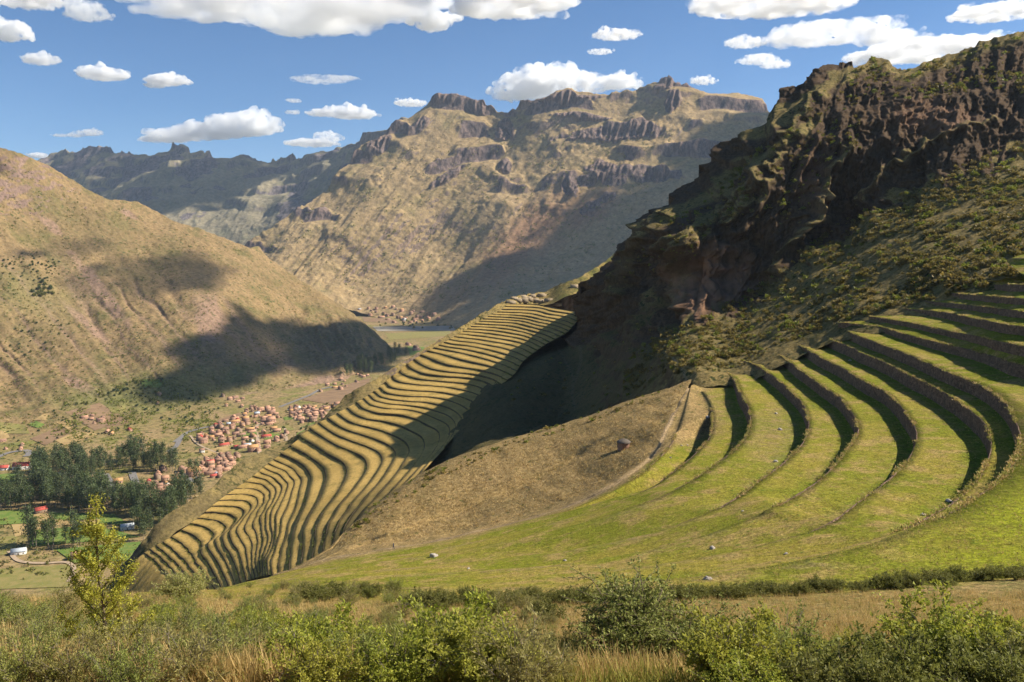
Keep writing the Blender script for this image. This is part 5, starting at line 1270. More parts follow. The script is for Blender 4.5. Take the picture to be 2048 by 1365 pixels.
Q = [(((593, 868), (640, 846), (668, 845), (594, 884)), 'field_green'), (((594, 858), (655, 836), (690, 830), (640, 845)), 'field_green'), (((600, 868), (622, 862), (630, 858), (598, 876)), 'field_tan'),
     (((604, 800), (700, 768), (745, 755), (690, 815)), 'field_brown'), (((640, 790), (720, 766), (742, 764), (700, 782)), 'field_brown'),
     (((425, 902), (480, 885), (500, 897), (445, 915)), 'field_meadow'), (((432, 893), (452, 889), (462, 900), (440, 908)), 'field_tan'), (((400, 905), (440, 895), (452, 903), (410, 915)), 'field_tan'), (((436, 908), (465, 902), (458, 915), (432, 915)), 'field_brown'),
     (((484, 868), (512, 862), (515, 872), (486, 876)), 'field_green'), (((522, 872), (552, 864), (560, 872), (530, 880)), 'field_green'), (((566, 836), (590, 830), (592, 838), (570, 842)), 'field_green'), (((540, 860), (575, 850), (590, 860), (550, 870)), 'field_meadow'),
     (((0, 950), (44, 945), (46, 966), (0, 970)), 'field_green'), (((0, 1022), (70, 1020), (60, 1048), (-20, 1052)), 'field_green'), (((20, 1040), (100, 1022), (190, 1032), (30, 1075)), 'field_tan'), (((100, 1026), (230, 1030), (260, 1052), (110, 1040)), 'field_green'), (((60, 1062), (190, 1052), (280, 1075), (60, 1095)), 'field_green'), (((130, 1043), (200, 1040), (196, 1050), (126, 1052)), 'field_tan'),
     (((110, 1100), (280, 1085), (300, 1120), (150, 1128)), 'field_green'), (((0, 1075), (35, 1072), (30, 1110), (-20, 1112)), 'field_meadow'), (((-10, 1140), (140, 1130), (140, 1175), (-10, 1180)), 'field_meadow'), (((160, 1140), (180, 1136), (172, 1165), (152, 1165)), 'field_tan'),
     (((66, 842), (98, 823), (100, 830), (92, 842)), 'field_tan'), (((54, 850), (72, 843), (90, 850), (78, 858)), 'field_green'), (((0, 845), (50, 850), (60, 868), (0, 868)), 'field_meadow'), (((90, 872), (180, 865), (195, 870), (130, 892)), 'field_tan'), (((60, 878), (110, 858), (150, 864), (90, 892)), 'field_brown'), (((0, 862), (12, 864), (20, 876), (0, 882)), 'field_tan'), (((112, 846), (130, 842), (150, 852), (136, 860)), 'field_tan'),
     (((130, 825), (200, 806), (250, 840), (190, 862)), 'field_brown'), (((200, 836), (235, 828), (258, 846), (215, 858)), 'field_brown'), (((215, 815), (250, 812), (255, 825), (225, 828)), 'field_meadow'), (((282, 760), (330, 760), (320, 776), (285, 776)), 'field_green'), (((440, 838), (480, 826), (486, 834), (430, 848)), 'field_brown'), (((770, 668), (900, 660), (900, 672), (780, 680)), 'field_meadow'), (((724, 634), (790, 640), (800, 648), (728, 644)), 'field_brown'), (((815, 694), (850, 694), (845, 705), (820, 712)), 'field_green')]
for i, (q_, m_) in enumerate(Q): field(q_, m_, .5 + .12 * (i % 5))
G = drape(((745, 654), (905, 652), (912, 662), (755, 663)), 20, 5, .8); me = mesh_np('river', (G + UP).reshape(-1, 3), grid_faces(*G.shape[:2]), True); put('river_bed', me, MATS['river_gravel'], kind='structure')
def road(name, pl, wid, mat, lift=1.0):
    W3 = []
    for u, v in pl:
        h = hit(u, v, VAL)
        if h is not None: W3.append(np.array(h[0]))
    c = crspline(np.array(W3), 40)
    t_ = np.gradient(c[:, :2], axis=0); t_ = unit(t_); nn = np.stack([-t_[:, 1], t_[:, 0]], -1)
    a, b_ = c.copy(), c.copy(); a[:, :2] += nn * wid / 2; b_[:, :2] -= nn * wid / 2
    G = np.array([a, c, b_]); G[..., 2] += lift
    me = mesh_np(name, (G + UP).reshape(-1, 3), grid_faces(3, 40), True); put(name, me, MATS[mat], kind='structure')
for pl, wd, m_ in (([(337, 904), (350, 896), (358, 884), (364, 874), (380, 864), (402, 858), (448, 849)], 9, 'asphalt'), ([(560, 815), (575, 809), (620, 791), (648, 778), (668, 774)], 9, 'asphalt'), ([(532, 842), (513, 854), (515, 877), (520, 908)], 7, 'dirt_road'), ([(211, 949), (222, 970), (228, 1000)], 10, 'asphalt'), ([(264, 945), (276, 984)], 11, 'asphalt'), ([(62, 942), (78, 950), (70, 964), (40, 978), (-20, 990)], 10, 'asphalt'), ([(-10, 918), (25, 905), (50, 902), (58, 908), (52, 914)], 10, 'asphalt'), ([(355, 944), (386, 965)], 10, 'asphalt'),
                  ([(18, 1104), (44, 1125), (90, 1128), (131, 1126), (148, 1139), (138, 1165)], 5, 'dirt_road'), ([(575, 820), (640, 822), (700, 820)], 10, 'asphalt'), ([(590, 840), (612, 820)], 6, 'dirt_road'), ([(380, 872), (400, 892), (430, 905), (470, 918)], 4, 'dirt_road'), ([(570, 858), (574, 884)], 5, 'dirt_road'), ([(700, 560), (760, 575), (820, 585)], 8, 'dirt_road') if False else ([(350, 885), (372, 868)], 9, 'asphalt')):
    road('road' if m_ == 'asphalt' else 'dirt_road', pl, wd, m_)
# --- houses
def house_wall_mat(n_, a, b_): return flat_mat(n_, a, b_, .8, .9)
WM = [house_wall_mat('adobe', (.40, .255, .17), (.32, .195, .125)), house_wall_mat('brick', (.44, .265, .18), (.36, .20, .13)), house_wall_mat('plaster', (.72, .68, .60), (.60, .55, .48)), house_wall_mat('mud', (.30, .21, .14), (.25, .165, .11))]
RM = [flat_mat('roof_tile', (.50, .285, .18), (.40, .205, .125), .7), flat_mat('roof_orange', (.54, .30, .13), (.46, .24, .10), .7), flat_mat('roof_red', (.50, .10, .07), (.42, .08, .06), .7), flat_mat('roof_metal', (.50, .53, .55), (.40, .43, .45), .7, .5), flat_mat('roof_old', (.34, .20, .135), (.27, .15, .10), .7)]
flat_mat('opening', (.07, .05, .04), (.10, .07, .055), 1)
def box_np(lo, hi):
    x0, y0, z0 = lo; x1, y1, z1 = hi
    v = np.array([(x0, y0, z0), (x1, y0, z0), (x1, y1, z0), (x0, y1, z0), (x0, y0, z1), (x1, y0, z1), (x1, y1, z1), (x0, y1, z1)], float)
    return v, np.array([(0, 3, 2, 1), (4, 5, 6, 7), (0, 1, 5, 4), (1, 2, 6, 5), (2, 3, 7, 6), (3, 0, 4, 7)])
def merge(bs):
    vs, fs, n = [], [], 0
    for v, f in bs: vs.append(v); fs.append(f + n); n += len(v)
    return np.concatenate(vs), np.concatenate(fs)
def gable(L, B, z, rise, over=.25, thick=.2):
    x, y = L / 2 + over, B / 2 + over
    pr = [(-x, -y, z - .15), (-x, 0, z + rise), (-x, y, z - .15)]
    v = np.array([(sx * x, yy, zz + dz) for sx in (-1, 1) for dz in (0, thick) for (_, yy, zz) in pr], float)
    # index: side*6 + layer*3 + k
    I = lambda s_, l_, k_: s_ * 6 + l_ * 3 + k_
    f = []
    for k in (0, 1): f += [(I(0, 1, k), I(1, 1, k), I(1, 1, k + 1), I(0, 1, k + 1)), (I(0, 0, k), I(0, 0, k + 1), I(1, 0, k + 1), I(1, 0, k)), (I(0, 0, k), I(0, 1, k), I(0, 1, k + 1), I(0, 0, k + 1)), (I(1, 0, k), I(1, 0, k + 1), I(1, 1, k + 1), I(1, 1, k))]
    f += [(I(0, 0, 0), I(1, 0, 0), I(1, 1, 0), I(0, 1, 0)), (I(0, 0, 2), I(0, 1, 2), I(1, 1, 2), I(1, 0, 2))]
    return v, np.array(f)
def pent(L, B, z, rise):
    """gable walls: a box with the triangles of the gables"""
    x, y = L / 2, B / 2
    v = np.array([(-x, -y, -2), (x, -y, -2), (x, y, -2), (-x, y, -2), (-x, -y, z), (x, -y, z), (x, y, z), (-x, y, z), (-x, 0, z + rise - .1), (x, 0, z + rise - .1), (-x, 0, -2), (x, 0, -2)], float)
    f = np.array([(0, 1, 5, 4), (2, 3, 7, 6), (0, 4, 8, 10), (10, 8, 7, 3), (1, 11, 9, 5), (11, 2, 6, 9), (4, 5, 9, 8), (6, 7, 8, 9)])
    return v, f
def win_np(x, y, z, w_, h_, ax):
    d = .12
    return box_np((x - w_ / 2, y - d, z), (x + w_ / 2, y + d, z + h_)) if ax == 'y' else box_np((x - d, y - w_ / 2, z), (x + d, y + w_ / 2, z + h_))
HK = []
for L, B, z, rise, st in ((11, 7, 3.2, 2.6, 1), (14, 7.5, 3.4, 2.8, 1), (10, 8, 6.0, 2.6, 2), (13, 9, 6.2, 2.9, 2), (8, 6, 2.9, 2.3, 1), (18, 7, 3.3, 2.6, 1)):
    wm = mesh_np('wall', *pent(L, B, z, rise)); rm = mesh_np('roof', *gable(L, B, z, rise))
    wins = []
    for s_ in range(st):
        n_ = int(L // 4)
        for i in range(n_):
            x = -L / 2 + (i + .5) * L / n_
            wins.append(('door' if (i == n_ // 2 and s_ == 0) else 'window', mesh_np('opening', *win_np(x, -B / 2, .0 if (i == n_ // 2 and s_ == 0) else 1.0 + s_ * 2.9, 1.0, 2.0 if (i == n_ // 2 and s_ == 0) else 1.0, 'y'))))
        wins.append(('window', mesh_np('opening', *win_np(L / 2, 0, 1.0 + s_ * 2.9, 1.2, 1.2, 'x'))))
    HK.append((wm, rm, wins, st))
HM = {}
def house(p, kind, wi, ri, rz, s_, label, group, parts=True):
    wm, rm, wins, st = HK[kind]
    e = bpy.data.objects.new('house', None); COL.objects.link(e); e.location = Vector(p) + Vector((0, 0, EYE)); e.rotation_euler = (0, 0, rz); e.scale = (s_,) * 3
    e['label'] = label; e['category'] = 'house'; e['group'] = group; e['kind'] = 'thing'
    def part(n_, me, mat):
        key = (me.name, mat.name)
        if key not in HM:
            m2 = me.copy(); m2.materials.clear(); m2.materials.append(mat); HM[key] = m2
        o = bpy.data.objects.new(n_, HM[key]); COL.objects.link(o); o.parent = e; return o
    part('wall', wm, WM[wi]); part('roof', rm, RM[ri])
    if parts:
        for n_, me in wins: part(n_, me, MATS['opening'])
rh = random.Random(9)
WN = ['earth-walled', 'brick', 'white', 'mud-walled']; RN = ['terracotta-roofed', 'orange-roofed', 'red-roofed', 'metal-roofed', 'weathered-roofed']
hplaced = []
def houses(n, poly, where, sc=(.8, 1.1), dmin=11, parts=True, kinds=(0, 1, 2, 3, 4, 5), rot=None, wts=None):
    c = 0; tries = 0
    while c < n and tries < n * 30:
        tries += 1
        (u, v), = poly_pts(1, poly, rh)
        h = hit(u, v, VAL + ['mid'])
        if h is None: continue
        p = h[0]
        if not dist_ok(p, hplaced, dmin): continue
        hplaced.append((p.x, p.y))
        k = rh.choice(kinds); wi = rh.choices((0, 1, 2, 3), (5, 6, .3, 3))[0]; ri = rh.choices((0, 1, 2, 3, 4), (7, 2, .25, .4, 4))[0]
        st = 'two-storey ' if HK[k][3] == 2 else 'low '
        house(p, k, wi, ri, (rot if rot is not None else rh.choice((.5, 2.1))) + rh.uniform(-.25, .25), rh.uniform(*sc), '%s%s %s house %s' % (st, WN[wi], RN[ri], where), 'houses ' + where, parts)
        c += 1
TOWN = [(395, 870), (440, 850), (500, 815), (545, 815), (570, 840), (545, 850), (500, 862), (470, 880), (430, 890), (395, 885)]
houses(84, TOWN, 'in the upper valley town')
houses(18, [(490, 868), (570, 856), (575, 872), (530, 902), (495, 905), (440, 885)], 'among the town plots', dmin=22)
houses(56, [(580, 815), (690, 810), (690, 822), (650, 838), (605, 848), (582, 840)], 'in the far row of the town')
houses(36, [(405, 925), (460, 910), (480, 915), (455, 940), (440, 955), (400, 945)], 'at the near end of town')
houses(22, [(270, 968), (330, 960), (350, 985), (320, 1005), (275, 1000)], 'in the cluster below the wood')
houses(12, [(290, 940), (400, 945), (410, 965), (350, 965), (300, 955)], 'along the road beside the wood')
houses(8, [(440, 790), (490, 792), (490, 815), (448, 815)], 'on the slope above the town')
houses(14, [(630, 770), (700, 752), (740, 742), (735, 755), (680, 785), (640, 790)], 'in the shaded lane behind the town', dmin=16)
houses(6, [(165, 835), (195, 830), (215, 840), (190, 850)], 'in the fenced fields on the left', dmin=14)
houses(3, [(205, 865), (280, 845), (300, 868), (215, 880)], 'on the brown slope above the wood')
houses(2, [(270, 785), (330, 790), (330, 810), (275, 805)], 'high in the green hollow of the left hill')
houses(4, [(0, 880), (50, 880), (45, 900), (10, 905)], 'at the road bend far left', dmin=20)
houses(40, [(705, 612), (790, 615), (880, 632), (885, 645), (800, 650), (730, 632)], 'in the distant village', (1.2, 1.9), 30, False)
houses(3, [(815, 690), (850, 692), (850, 702), (818, 704)], 'by the green field behind the spur', (1.5, 2.0), 30, False)
def one_house(u, v, k, wi, ri, rz, s_, label):
    h = hit(u, v, VAL)
    house(h[0], k, wi, ri, rz, s_, label, 'single houses of the valley')
one_house(44, 938, 1, 2, 2, .2, 1.75, 'large red-roofed house on the road at the far left'); one_house(8, 940, 0, 2, 2, .3, 1.3, 'red-roofed house at the left edge beside the green field')
one_house(78, 968, 5, 0, 1, .9, 1.2, 'long orange-roofed house on the road bend at the left'); one_house(82, 1025, 0, 3, 2, .8, 1.3, 'red-roofed shed on bare ground below the wood')
one_house(38, 1108, 1, 2, 3, .4, 1.1, 'low pale-roofed building by the dirt track at the lower left'); one_house(152, 1118, 2, 1, 0, .5, 1.0, 'brick house by the track behind the tall shrub')
one_house(236, 966, 0, 0, 1, .5, 1.2, 'orange-roofed house on the verge between the two roads'); one_house(388, 952, 3, 1, 1, .6, 1.5, 'big orange-roofed house at the near end of the town')
one_house(427, 955, 0, 1, 2, .5, .9, 'small bright red-roofed house at the near end of the town'); one_house(472, 898, 2, 1, 2, .4, .8, 'narrow red-roofed house between the plots'); one_house(404, 906, 2, 2, 4, .4, .9, 'white house on the lane below the town'); one_house(448, 893, 5, 0, 2, .7, 1.0, 'long dark red-roofed house among the plots')
one_house(495, 893, 1, 2, 3, .4, .9, 'white shed with pale metal roof among the plots'); one_house(506, 903, 3, 1, 1, .5, 1.3, 'big orange brick house at the foot of the dirt road'); one_house(542, 846, 3, 1, 0, .5, 1.3, 'tall pale brick building in the middle of the town'); one_house(676, 814, 3, 2, 0, .3, 1.2, 'white block beside the terraced spur')
one_house(125, 950, 2, 2, 0, .4, 1.1, 'white-walled house inside the eucalyptus wood'); one_house(255, 1058, 1, 2, 3, .4, 1.1, 'pale metal-roofed shed by the stream below the spur')
# --- trees of the valley
def euca(seed, h):
    g = np.random.default_rng(seed)
    trunk = np.array([[0, 0, -1], [.1, 0, h * .3], [-.1, .1, h * .6], [.0, 0, h * .93]])
    lines = [(trunk, np.array([.42, .34, .24, .06]))]
    C, D = [], []
    for j in range(26):
        f = g.uniform(.26, .98); z = h * f; a = g.uniform(0, 6.28)
        r = h * .108 * (1 - (f - .5) ** 2 * 2.2) * g.uniform(.4, 1.1)
        c = np.array([math.cos(a) * r, math.sin(a) * r, z + r * .5])
        lines.append((np.array([[0, 0, z - r * .6], c * np.array([.5, .5, 1]) - np.array([0, 0, r * .2]), c]), np.array([.12, .08, .04])))
        m = 26; s_ = h * .055 * g.uniform(.7, 1.3)
        C.append(c + g.normal(size=(m, 3)) * s_ * np.array([1, 1, 1.2])); D.append(unit(g.normal(size=(m, 3)) + np.array([0, 0, -.4])))
    C = np.concatenate(C); D = np.concatenate(D); L = h * .05 * g.uniform(.6, 1.4, len(C))
    V, Fq = tubes(lines, 4); tm = mesh_np('trunk', V, Fq); tm.materials.append(MATS['pale_bark'])
    return tm, leaf_obj_mesh('crown', C, D, L, L * .55, g, MATS['leaf_euca'])
EK = [euca(200 + i, 24 + 2 * i) for i in range(5)]
rt = random.Random(31); tplaced = []
def trees(n, poly, where, sc=(.75, 1.15), dmin=5.5, name='eucalyptus_tree', kinds=EK, cat='tree', lab='dark slender eucalyptus tree ', avoid=9):
    c = 0; tries = 0
    while c < n and tries < n * 20:
        tries += 1
        (u, v), = poly_pts(1, poly, rt)
        h = hit(u, v, VAL + ['mid'])
        if h is None: continue
        p = h[0]
        if not dist_ok(p, tplaced, dmin) or not dist_ok(p, hplaced, avoid): continue
        tplaced.append((p.x, p.y)); s_ = rt.uniform(*sc) * (1.22 if kinds is EK else 1.0)
        plant(name, rt.choice(kinds), ('trunk', 'crown'), p, (s_, s_, s_ * rt.uniform(.85, 1.15)), rt.uniform(0, 6.28), lab + where, cat, name.replace('_', ' ') + 's ' + where)
        c += 1
trees(120, [(-10, 1000), (60, 985), (110, 980), (205, 990), (240, 1005), (290, 1000), (300, 1028), (240, 1034), (120, 1022), (-10, 1022)], 'in the front of the valley wood')
trees(52, [(60, 930), (110, 925), (200, 935), (205, 958), (150, 968), (70, 962)], 'in the rear of the valley wood')
trees(34, [(210, 930), (265, 918), (300, 925), (390, 950), (395, 962), (330, 950), (255, 942), (215, 948)], 'in the belt between wood and town')
trees(48, [(270, 1015), (300, 1005), (395, 985), (430, 975), (390, 1010), (330, 1060), (290, 1085), (260, 1070)], 'below the end of the terraced spur')
trees(9, [(55, 1085), (110, 1080), (110, 1100), (60, 1104)], 'in the small clump on the fields')
trees(5, [(130, 1085), (165, 1080), (165, 1100), (132, 1102)], 'in the clump behind the sapling')
trees(28, [(690, 752), (770, 720), (800, 700), (822, 706), (780, 735), (720, 760)], 'in the shaded row below the hill', (.8, 1.15))
def round_tree(seed, mat):
    C, D, L, g = clump_mesh('', seed, 260, .42, None, rad=(1.0, 1.0, 1.35), base=1.0)
    me = leaf_obj_mesh('crown', C * 3.0, D, L * 3, L * 1.7, g, mat)
    V, Fq = tubes([(np.array([[0, 0, -.5], [.1, 0, 1.2], [0, .05, 2.6]]), np.array([.22, .17, .1]))], 5)
    tm = mesh_np('trunk', V, Fq); tm.materials.append(MATS['bark']); return tm, me
RT = [round_tree(300 + i, MATS['leaf_euca'] if i < 2 else MATS['leaf_dark']) for i in range(4)]
HT = dict(name='hillside_tree', kinds=RT, lab='small dark bushy tree ', avoid=7)
trees(60, [(0, 520), (60, 500), (130, 530), (110, 560), (0, 570)], 'on the upper slope of the left hill', (.7, 1.5), 8, **HT)
trees(14, [(62, 580), (85, 562), (108, 578), (108, 592), (70, 596)], 'in the dense clump on the left hill', (1.6, 2.4), 9, **HT)
trees(40, [(40, 640), (150, 640), (130, 700), (0, 720)], 'scattered on the middle of the left hill', (.6, 1.3), 14, **HT)
trees(34, [(150, 812), (200, 790), (260, 765), (330, 755), (330, 770), (240, 792), (160, 815)], 'in the row above the fields', (.9, 1.7), 8, **HT)
trees(34, [(100, 815), (130, 838), (190, 868), (270, 846), (275, 852), (195, 874), (120, 846)], 'in the hedge round the fenced fields', (.5, .9), 6, **HT)
trees(60, [(280, 770), (430, 790), (440, 830), (370, 850), (290, 830), (250, 790)], 'in the green hollow of the left hill', (.5, 1.3), 9, **HT)
trees(40, [(400, 850), (690, 800), (690, 850), (500, 905), (420, 915)], 'between the houses of the town', (.5, 1.1), 12, **HT)
trees(30, [(730, 628), (900, 640), (905, 660), (760, 655)], 'around the distant village', (1.5, 2.6), 25, **HT)
trees(16, [(0, 860), (120, 850), (200, 880), (60, 900)], 'on the bare fields at the left', (.5, 1.0), 15, **HT)
# --- low scrub of the far hillside and the valley (uncountable)
def scrub(name, label, n, poly, surf, size, mat, seed, quads=9):
    rr = random.Random(seed); g = np.random.default_rng(seed)
    Vs, Rn = [], []
    for (u, v) in poly_pts(n, poly, rr):
        if fbm(np.array([[u / 42, v / 30, seed * 1.7]]), 3)[0] < rr.uniform(-.45, .35): continue
        h = hit(u, v, surf)
        if h is None: continue
        s_ = rr.uniform(*size)
        C = np.array(h[0]) + g.normal(size=(quads, 3)) * s_ * np.array([.45, .45, .25]) + np.array([0, 0, s_ * .35])
        V, _ = quad_leaves(C, unit(g.normal(size=(quads, 3)) + np.array([0, 0, .3])), np.full(quads, s_ * .9), np.full(quads, s_ * .7), g)
        Vs.append(V + UP); Rn.append(np.repeat(g.uniform(0, 1, quads), 4))
    V = np.concatenate(Vs); me = mesh_np(name, V, np.arange(len(V)).reshape(-1, 4)); attr(me, 'rnd', np.concatenate(Rn))
    put(name, me, MATS[mat], label=label, cat='scrub', kind='stuff')
LH = [(0, 310), (215, 410), (500, 505), (650, 595), (770, 690), (740, 735), (560, 780), (430, 795), (300, 830), (0, 870)]
scrub('hill_scrub', 'olive scrub dotted over the left hill', 5200, LH, ['left'], (1.4, 3.6), 'leaf_dark', 3)
scrub('hill_scrub', 'dry golden tussocks dotted over the left hill', 2200, LH, ['left'], (1.5, 3.2), 'leaf_slope', 4)
scrub('valley_scrub', 'green scrub of the hollow and the field edges in the valley', 1600, [(130, 800), (280, 755), (430, 785), (440, 850), (340, 905), (200, 900), (100, 870)], VAL, (1.8, 4.5), 'leaf_slope_green', 5)
scrub('valley_scrub', 'mixed scrub between the plots of the valley floor', 1500, [(0, 880), (330, 900), (420, 850), (690, 800), (690, 850), (450, 960), (300, 1110), (0, 1170)], VAL, (1.2, 3.6), 'leaf_dark', 6)
scrub('mountain_scrub', 'dark scrub dotted over the central mountain', 2600, [(520, 500), (760, 300), (1100, 260), (1350, 260), (1250, 480), (1050, 600), (720, 600)], ['mid'], (4, 11), 'leaf_dark', 7, 6)
# --- tussocks of the brown shoulder and the meadow (uncountable)
def tussocks(name, label, n, poly, size, mat, seed, blades=7):
    rr = random.Random(seed); g = np.random.default_rng(seed); C, D, L = [], [], []
    for (u, v) in poly_pts(n, poly, rr):
        p = near_xy(u, v)
        if p is None or p.y > 420: continue
        s_ = rr.uniform(*size)
        C.append(np.array(p) + g.normal(size=(blades, 3)) * s_ * np.array([.5, .5, .05])); D.append(unit(g.normal(size=(blades, 3)) * .45 + np.array([-.1, 0, 1]))); L.append(s_ * g.uniform(.6, 1.2, blades))
    C, D, L = np.concatenate(C), np.concatenate(D), np.concatenate(L)
    V, Fq = quad_leaves(C, D, L, L * .22, g, .05)
    me = mesh_np(name, V + UP, Fq); attr(me, 'rnd', np.repeat(g.uniform(0, 1, len(C)), 4)); put(name, me, mat, label=label, cat='grass', kind='stuff')
BROWN = [(1380, 760), (1250, 812), (1000, 895), (880, 935), (760, 1010), (660, 1095), (800, 1085), (1000, 1045), (1200, 980), (1290, 920), (1350, 820)]
leaf_mat('tussock', (.36, .245, .10), (.25, .17, .07), None, .35)
tussocks('dry_tussocks', 'brown dry tussocks of the shoulder above the trail', 4200, BROWN, (.25, .6), MATS['tussock'], 11)
tussocks('dry_tussocks', 'pale dry tussocks of the shoulder above the trail', 1500, BROWN, (.4, .9), MATS['grass_blade'], 12, 5)
MEAD = [(640, 1125), (1000, 1065), (1250, 990), (1400, 880), (1500, 770), (1700, 700), (2050, 760), (2050, 1140), (1700, 1168), (1300, 1190), (700, 1192)]
tussocks('meadow_tufts', 'short green tufts of the meadow', 7000, MEAD, (.10, .30), MATS['grass_green'], 13, 6)
tussocks('meadow_tufts', 'short straw tufts of the meadow', 5000, MEAD, (.10, .28), MATS['grass_blade'], 14, 6)
# ------------------------------------------------------------------ hut, walker, stones, ruins
b = NB('thatch'); nn = b.noise(3.0, 5, .7, stretch=(3, 3, .6)); MATS['thatch'] = b.finish(b.mix(nn, (.10, .082, .066), (.175, .145, .115)), .95, b.bump(nn, .8, .1), .05)
hp = near_xy(1247, 898)
hut = bpy.data.objects.new('round_hut', None); COL.objects.link(hut); hut.location = Vector(hp) + Vector((0, 0, EYE + .5)); hut['label'] = 'small round stone hut with conical thatched roof on the brown slope'; hut['category'] = 'hut'; hut['kind'] = 'thing'
a_ = np.linspace(0, 2 * math.pi, 28, endpoint=False)
prof = [(1.95, -2.6), (1.95, 0), (1.92, 1.2), (1.88, 2.0)]
Vh = np.array([(r * math.cos(t_), r * math.sin(t_), z) for r, z in prof for t_ in a_]); i_ = np.arange(28 * 4).reshape(4, 28); j_ = np.roll(i_, -1, 1)
wm = mesh_np('wall', Vh, np.stack([i_[:-1], j_[:-1], j_[1:], i_[1:]], -1).reshape(-1, 4)); put('wall', wm, flat_mat('hut_wall', (.30, .17, .11), (.22, .125, .08), 2.5), hut)
prof = [(2.35, 1.75), (2.3, 1.95), (1.5, 2.45), (.75, 2.8), (.12, 3.0), (.02, 3.02)]
gq = np.random.default_rng(8)
Vh = np.array([((r + gq.uniform(-.06, .06)) * math.cos(t_), (r + gq.uniform(-.06, .06)) * math.sin(t_), z + gq.uniform(-.04, .04)) for r, z in prof for t_ in a_]); i_ = np.arange(28 * 6).reshape(6, 28); j_ = np.roll(i_, -1, 1)
put('roof', mesh_np('roof', Vh, np.stack([i_[:-1], j_[:-1], j_[1:], i_[1:]], -1).reshape(-1, 4)), MATS['thatch'], hut)
put('doorway', mesh_np('doorway', *box_np((-1.95 - .08, -.45, 0), (-1.6, .45, 1.6))), MATS['opening'], hut)
# walker on the trail: one skinned body
pp = near_xy(787, 1099)
bmv = [((0, 0, .92), .13), ((0, 0, 1.2), .15), ((0, 0, 1.42), .13), ((0, 0, 1.52), .06), ((.01, .01, 1.66), .10), ((0, .02, 1.76), .06),
       ((-.1, 0, .86), .095), ((-.12, .1, .48), .065), ((-.12, .05, .08), .045), ((-.12, .2, .03), .04), ((.1, 0, .86), .095), ((.12, -.1, .48), .065), ((.12, -.22, .1), .045), ((.12, -.1, .04), .04),
       ((-.2, 0, 1.4), .06), ((-.26, -.06, 1.14), .045), ((-.24, .08, .92), .035), ((.2, 0, 1.4), .06), ((.27, .05, 1.14), .045), ((.24, .18, .95), .035)]
ed_ = [(0, 1), (1, 2), (2, 3), (3, 4), (4, 5), (0, 6), (6, 7), (7, 8), (8, 9), (0, 10), (10, 11), (11, 12), (12, 13), (2, 14), (14, 15), (15, 16), (2, 17), (17, 18), (18, 19)]
pm = bpy.data.meshes.new('person'); pm.from_pydata([v for v, _ in bmv], ed_, [])
po = put('person', pm, flat_mat('dark_clothes', (.035, .045, .08), (.05, .055, .08), 4), label='walker in dark clothes on the trail below the brown slope', cat='person', kind='thing', loc=pp + Vector((0, 0, EYE)))
sk = po.modifiers.new('skin', 'SKIN'); pm.skin_vertices.new() if not pm.skin_vertices else None
for k, (_, r) in enumerate(bmv): pm.skin_vertices[0].data[k].radius = (r, r)
pm.skin_vertices[0].data[0].use_root = True
sb = po.modifiers.new('smooth', 'SUBSURF'); sb.levels = 1; sb.render_levels = 1
po.rotation_euler = (0, 0, 1.2)
flat_mat('pale_stone', (.42, .37, .31), (.28, .24, .20), 2.0, .9, (.6, .1))
def stone_mesh(seed):
    g = np.random.default_rng(seed); v = ICO_V[:] * np.array([1, .75, .6])
    v = v * (1 + .45 * noise3(v * 1.3 + seed)[:, None] + .2 * noise3(v * 3.1 + seed)[:, None]); v[:, 2] = np.maximum(v[:, 2], -.25)
    return mesh_np('stone', v, ICO_F)
STN = [stone_mesh(s_) for s_ in (1, 2, 3, 4)]
for m_ in STN: m_.materials.append(MATS['pale_stone'])
for i, (u, v, s_, lab) in enumerate([(867, 1114, 1.3, 'pale boulder on the meadow beside the walker'), (1425, 1098, .75, 'squared stone alone in the middle of the meadow'), (1415, 1159, .55, 'dark stone near the bottom edge of the meadow'), (1552, 828, .75, 'upper of two stones on the third terrace'), (1560, 860, .9, 'pale stone standing on the third terrace, below another'), (1551, 924, .8, 'stone at the foot of the third terrace wall'), (1415, 836, 1.3, 'block lying at the end of the second wall'), (1363, 892, .5, 'left of the two stones on the second terrace'), (1375, 891, .5, 'right of the two stones on the second terrace'), (1341, 916, .5, 'stone on the footpath of the lowest terrace'), (1846, 1031, .6, 'pale stone at the tapering end of a wall shadow'), (1898, 1004, .7, 'stone heap on the wall edge at the lower right'), (1572, 1109, .4, 'small white stone in the open meadow'), (1485, 1023, .4, 'small white stone above the fading terrace edge'), (1130, 1122, .45, 'small dark stone on the lower meadow'), (937, 1138, .4, 'small mossy stone near the bushes of the meadow'), (1636, 692, .6, 'stone on the upper terrace by its end wall'), (1700, 722, .8, 'stone lying on the terrace under a long wall')]):
    p = near_xy(u, v)
    if p is None: continue
    o = put('stone', STN[i % 4], None, label=lab, cat='stone', group='stones on the grass', kind='thing', loc=p + Vector((0, 0, EYE + s_ * .12))); o.scale = (s_ * .7,) * 3; o.rotation_euler = (0, 0, i * 1.3)
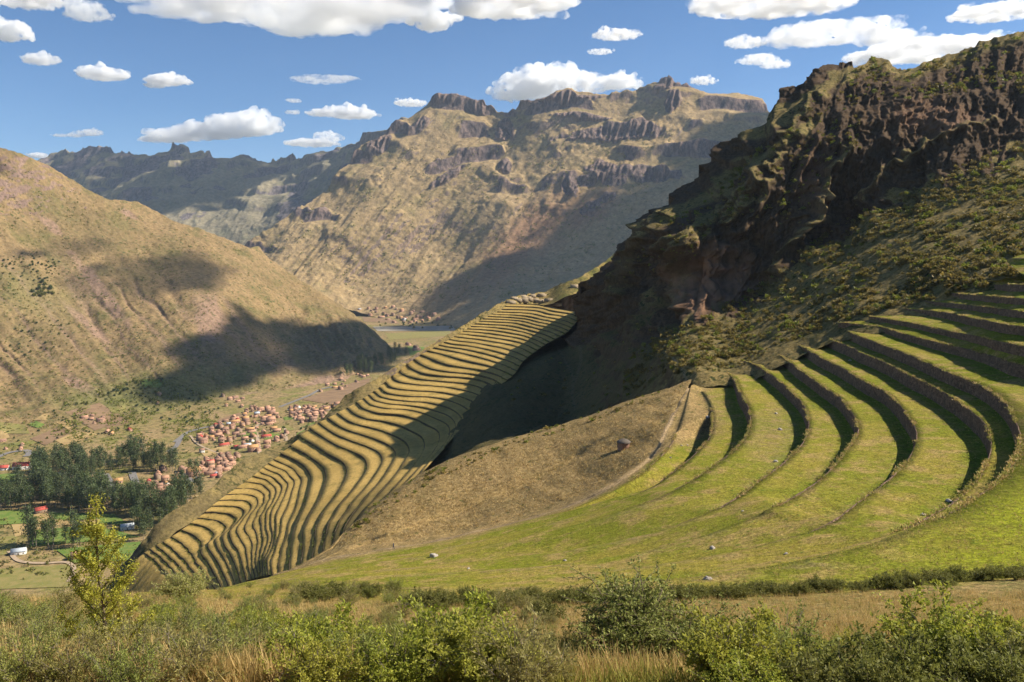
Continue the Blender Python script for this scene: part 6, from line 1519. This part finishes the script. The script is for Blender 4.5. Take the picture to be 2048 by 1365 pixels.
# ruined houses on top of the spur
flat_mat('ruin_stone', (.36, .28, .18), (.25, .185, .115), .8, .95, (.6, .3))
for i, (u, v, L, B, h_, rz) in enumerate([(1022, 606, 9, 6, 2.2, .3), (1036, 602, 8, 6, 2.8, .2), (1047, 603, 10, 8, 4.2, .1), (1058, 600, 8, 6, 3.2, .4), (1070, 602, 9, 5, 3.0, .1), (1080, 604, 10, 6, 2.6, .2), (1098, 602, 11, 6, 2.6, .0), (1112, 609, 12, 7, 2.2, .3), (1046, 595, 9, 5, 2.4, .5), (1064, 593, 8, 5, 2.2, .2), (1084, 592, 9, 5, 2.4, .4), (1028, 598, 7, 5, 2.2, .6), (1150, 575, 9, 6, 3, .3), (1165, 572, 8, 5, 2.4, .2)]):
    h = hit(u, v, ['ridge', 'spur'])
    if h is None: continue
    t_ = .9
    bs = [box_np((-L / 2, -B / 2, -2), (L / 2, -B / 2 + t_, h_ * .8)), box_np((-L / 2, B / 2 - t_, -2), (L / 2, B / 2, h_)), box_np((-L / 2, -B / 2 + t_, -2), (-L / 2 + t_, B / 2 - t_, h_ * .9)), box_np((L / 2 - t_, -B / 2 + t_, -2), (L / 2, B / 2 - t_ - 1.4, h_ * .7))]
    V, Fq = merge(bs); V[:, 2] += noise3(V * .37 + i) * .5 * (V[:, 2] > 0)
    o = put('ruined_house', mesh_np('ruin', V, Fq), MATS['ruin_stone'], label='roofless stone ruin, %s from the left on top of the far spur' % ordinal(i + 1) if i < 12 else ('roofless ruin on the saddle, nearer the spur' if i == 12 else 'roofless ruin on the saddle, nearer the cliff'), cat='ruin', group='ruins on top of the spur', kind='thing', loc=h[0] + Vector((0, 0, EYE)))
    o.rotation_euler = (0, 0, rz)
# power pole on the fields
h = hit(106, 1108, VAL)
V, Fq = tubes([(np.array([[0, 0, -1], [0, 0, 5], [0, 0, 11]]), np.array([.18, .16, .12]))], 6)
pole = put('power_pole', mesh_np('pole', V, Fq), MATS['pale_bark'], label='slim power pole standing on the fields at the lower left', cat='pole', kind='thing', loc=h[0] + Vector((0, 0, EYE)))
put('crossarm', mesh_np('crossarm', *box_np((-.9, -.08, 10.2), (.9, .08, 10.4))), MATS['bark'], pole)

# ------------------------------------------------------------------ labels: look-alikes are told apart by their order in the row
def ordinal2(n):
    if n < 60: return ordinal(n)
    t = {6: 'sixt', 7: 'sevent', 8: 'eight', 9: 'ninet'}[n // 10]
    return t + 'ieth' if n % 10 == 0 else t + 'y-' + ordinal(n % 10)
by = {}
for o in bpy.data.objects:
    if o.parent is None and 'label' in o.keys() and o.get('kind') == 'thing': by.setdefault((o['label'], o.get('group', '')), []).append(o)
for (lab, grp), os_ in by.items():
    if len(os_) < 2: continue
    sets = [os_]
    if len(os_) > 70:                     # by size first
        os_.sort(key=lambda o: o.scale.x * o.scale.z)
        k = -(-len(os_) // 3); sets = [os_[:k], os_[k:2 * k], os_[2 * k:]]
    for i, st_ in enumerate(sets):
        l0 = lab if len(sets) == 1 else ('small ', 'middle-sized ', 'large ')[i] + lab
        st_.sort(key=lambda o: o.location.x / max(o.location.y, 1))
        for j, o in enumerate(st_):
            t_ = '%s, %s from the left' % (l0, ordinal2(j + 1)) if j < 99 else l0
            if len(t_.split()) > 16: t_ = l0
            o['label'] = t_
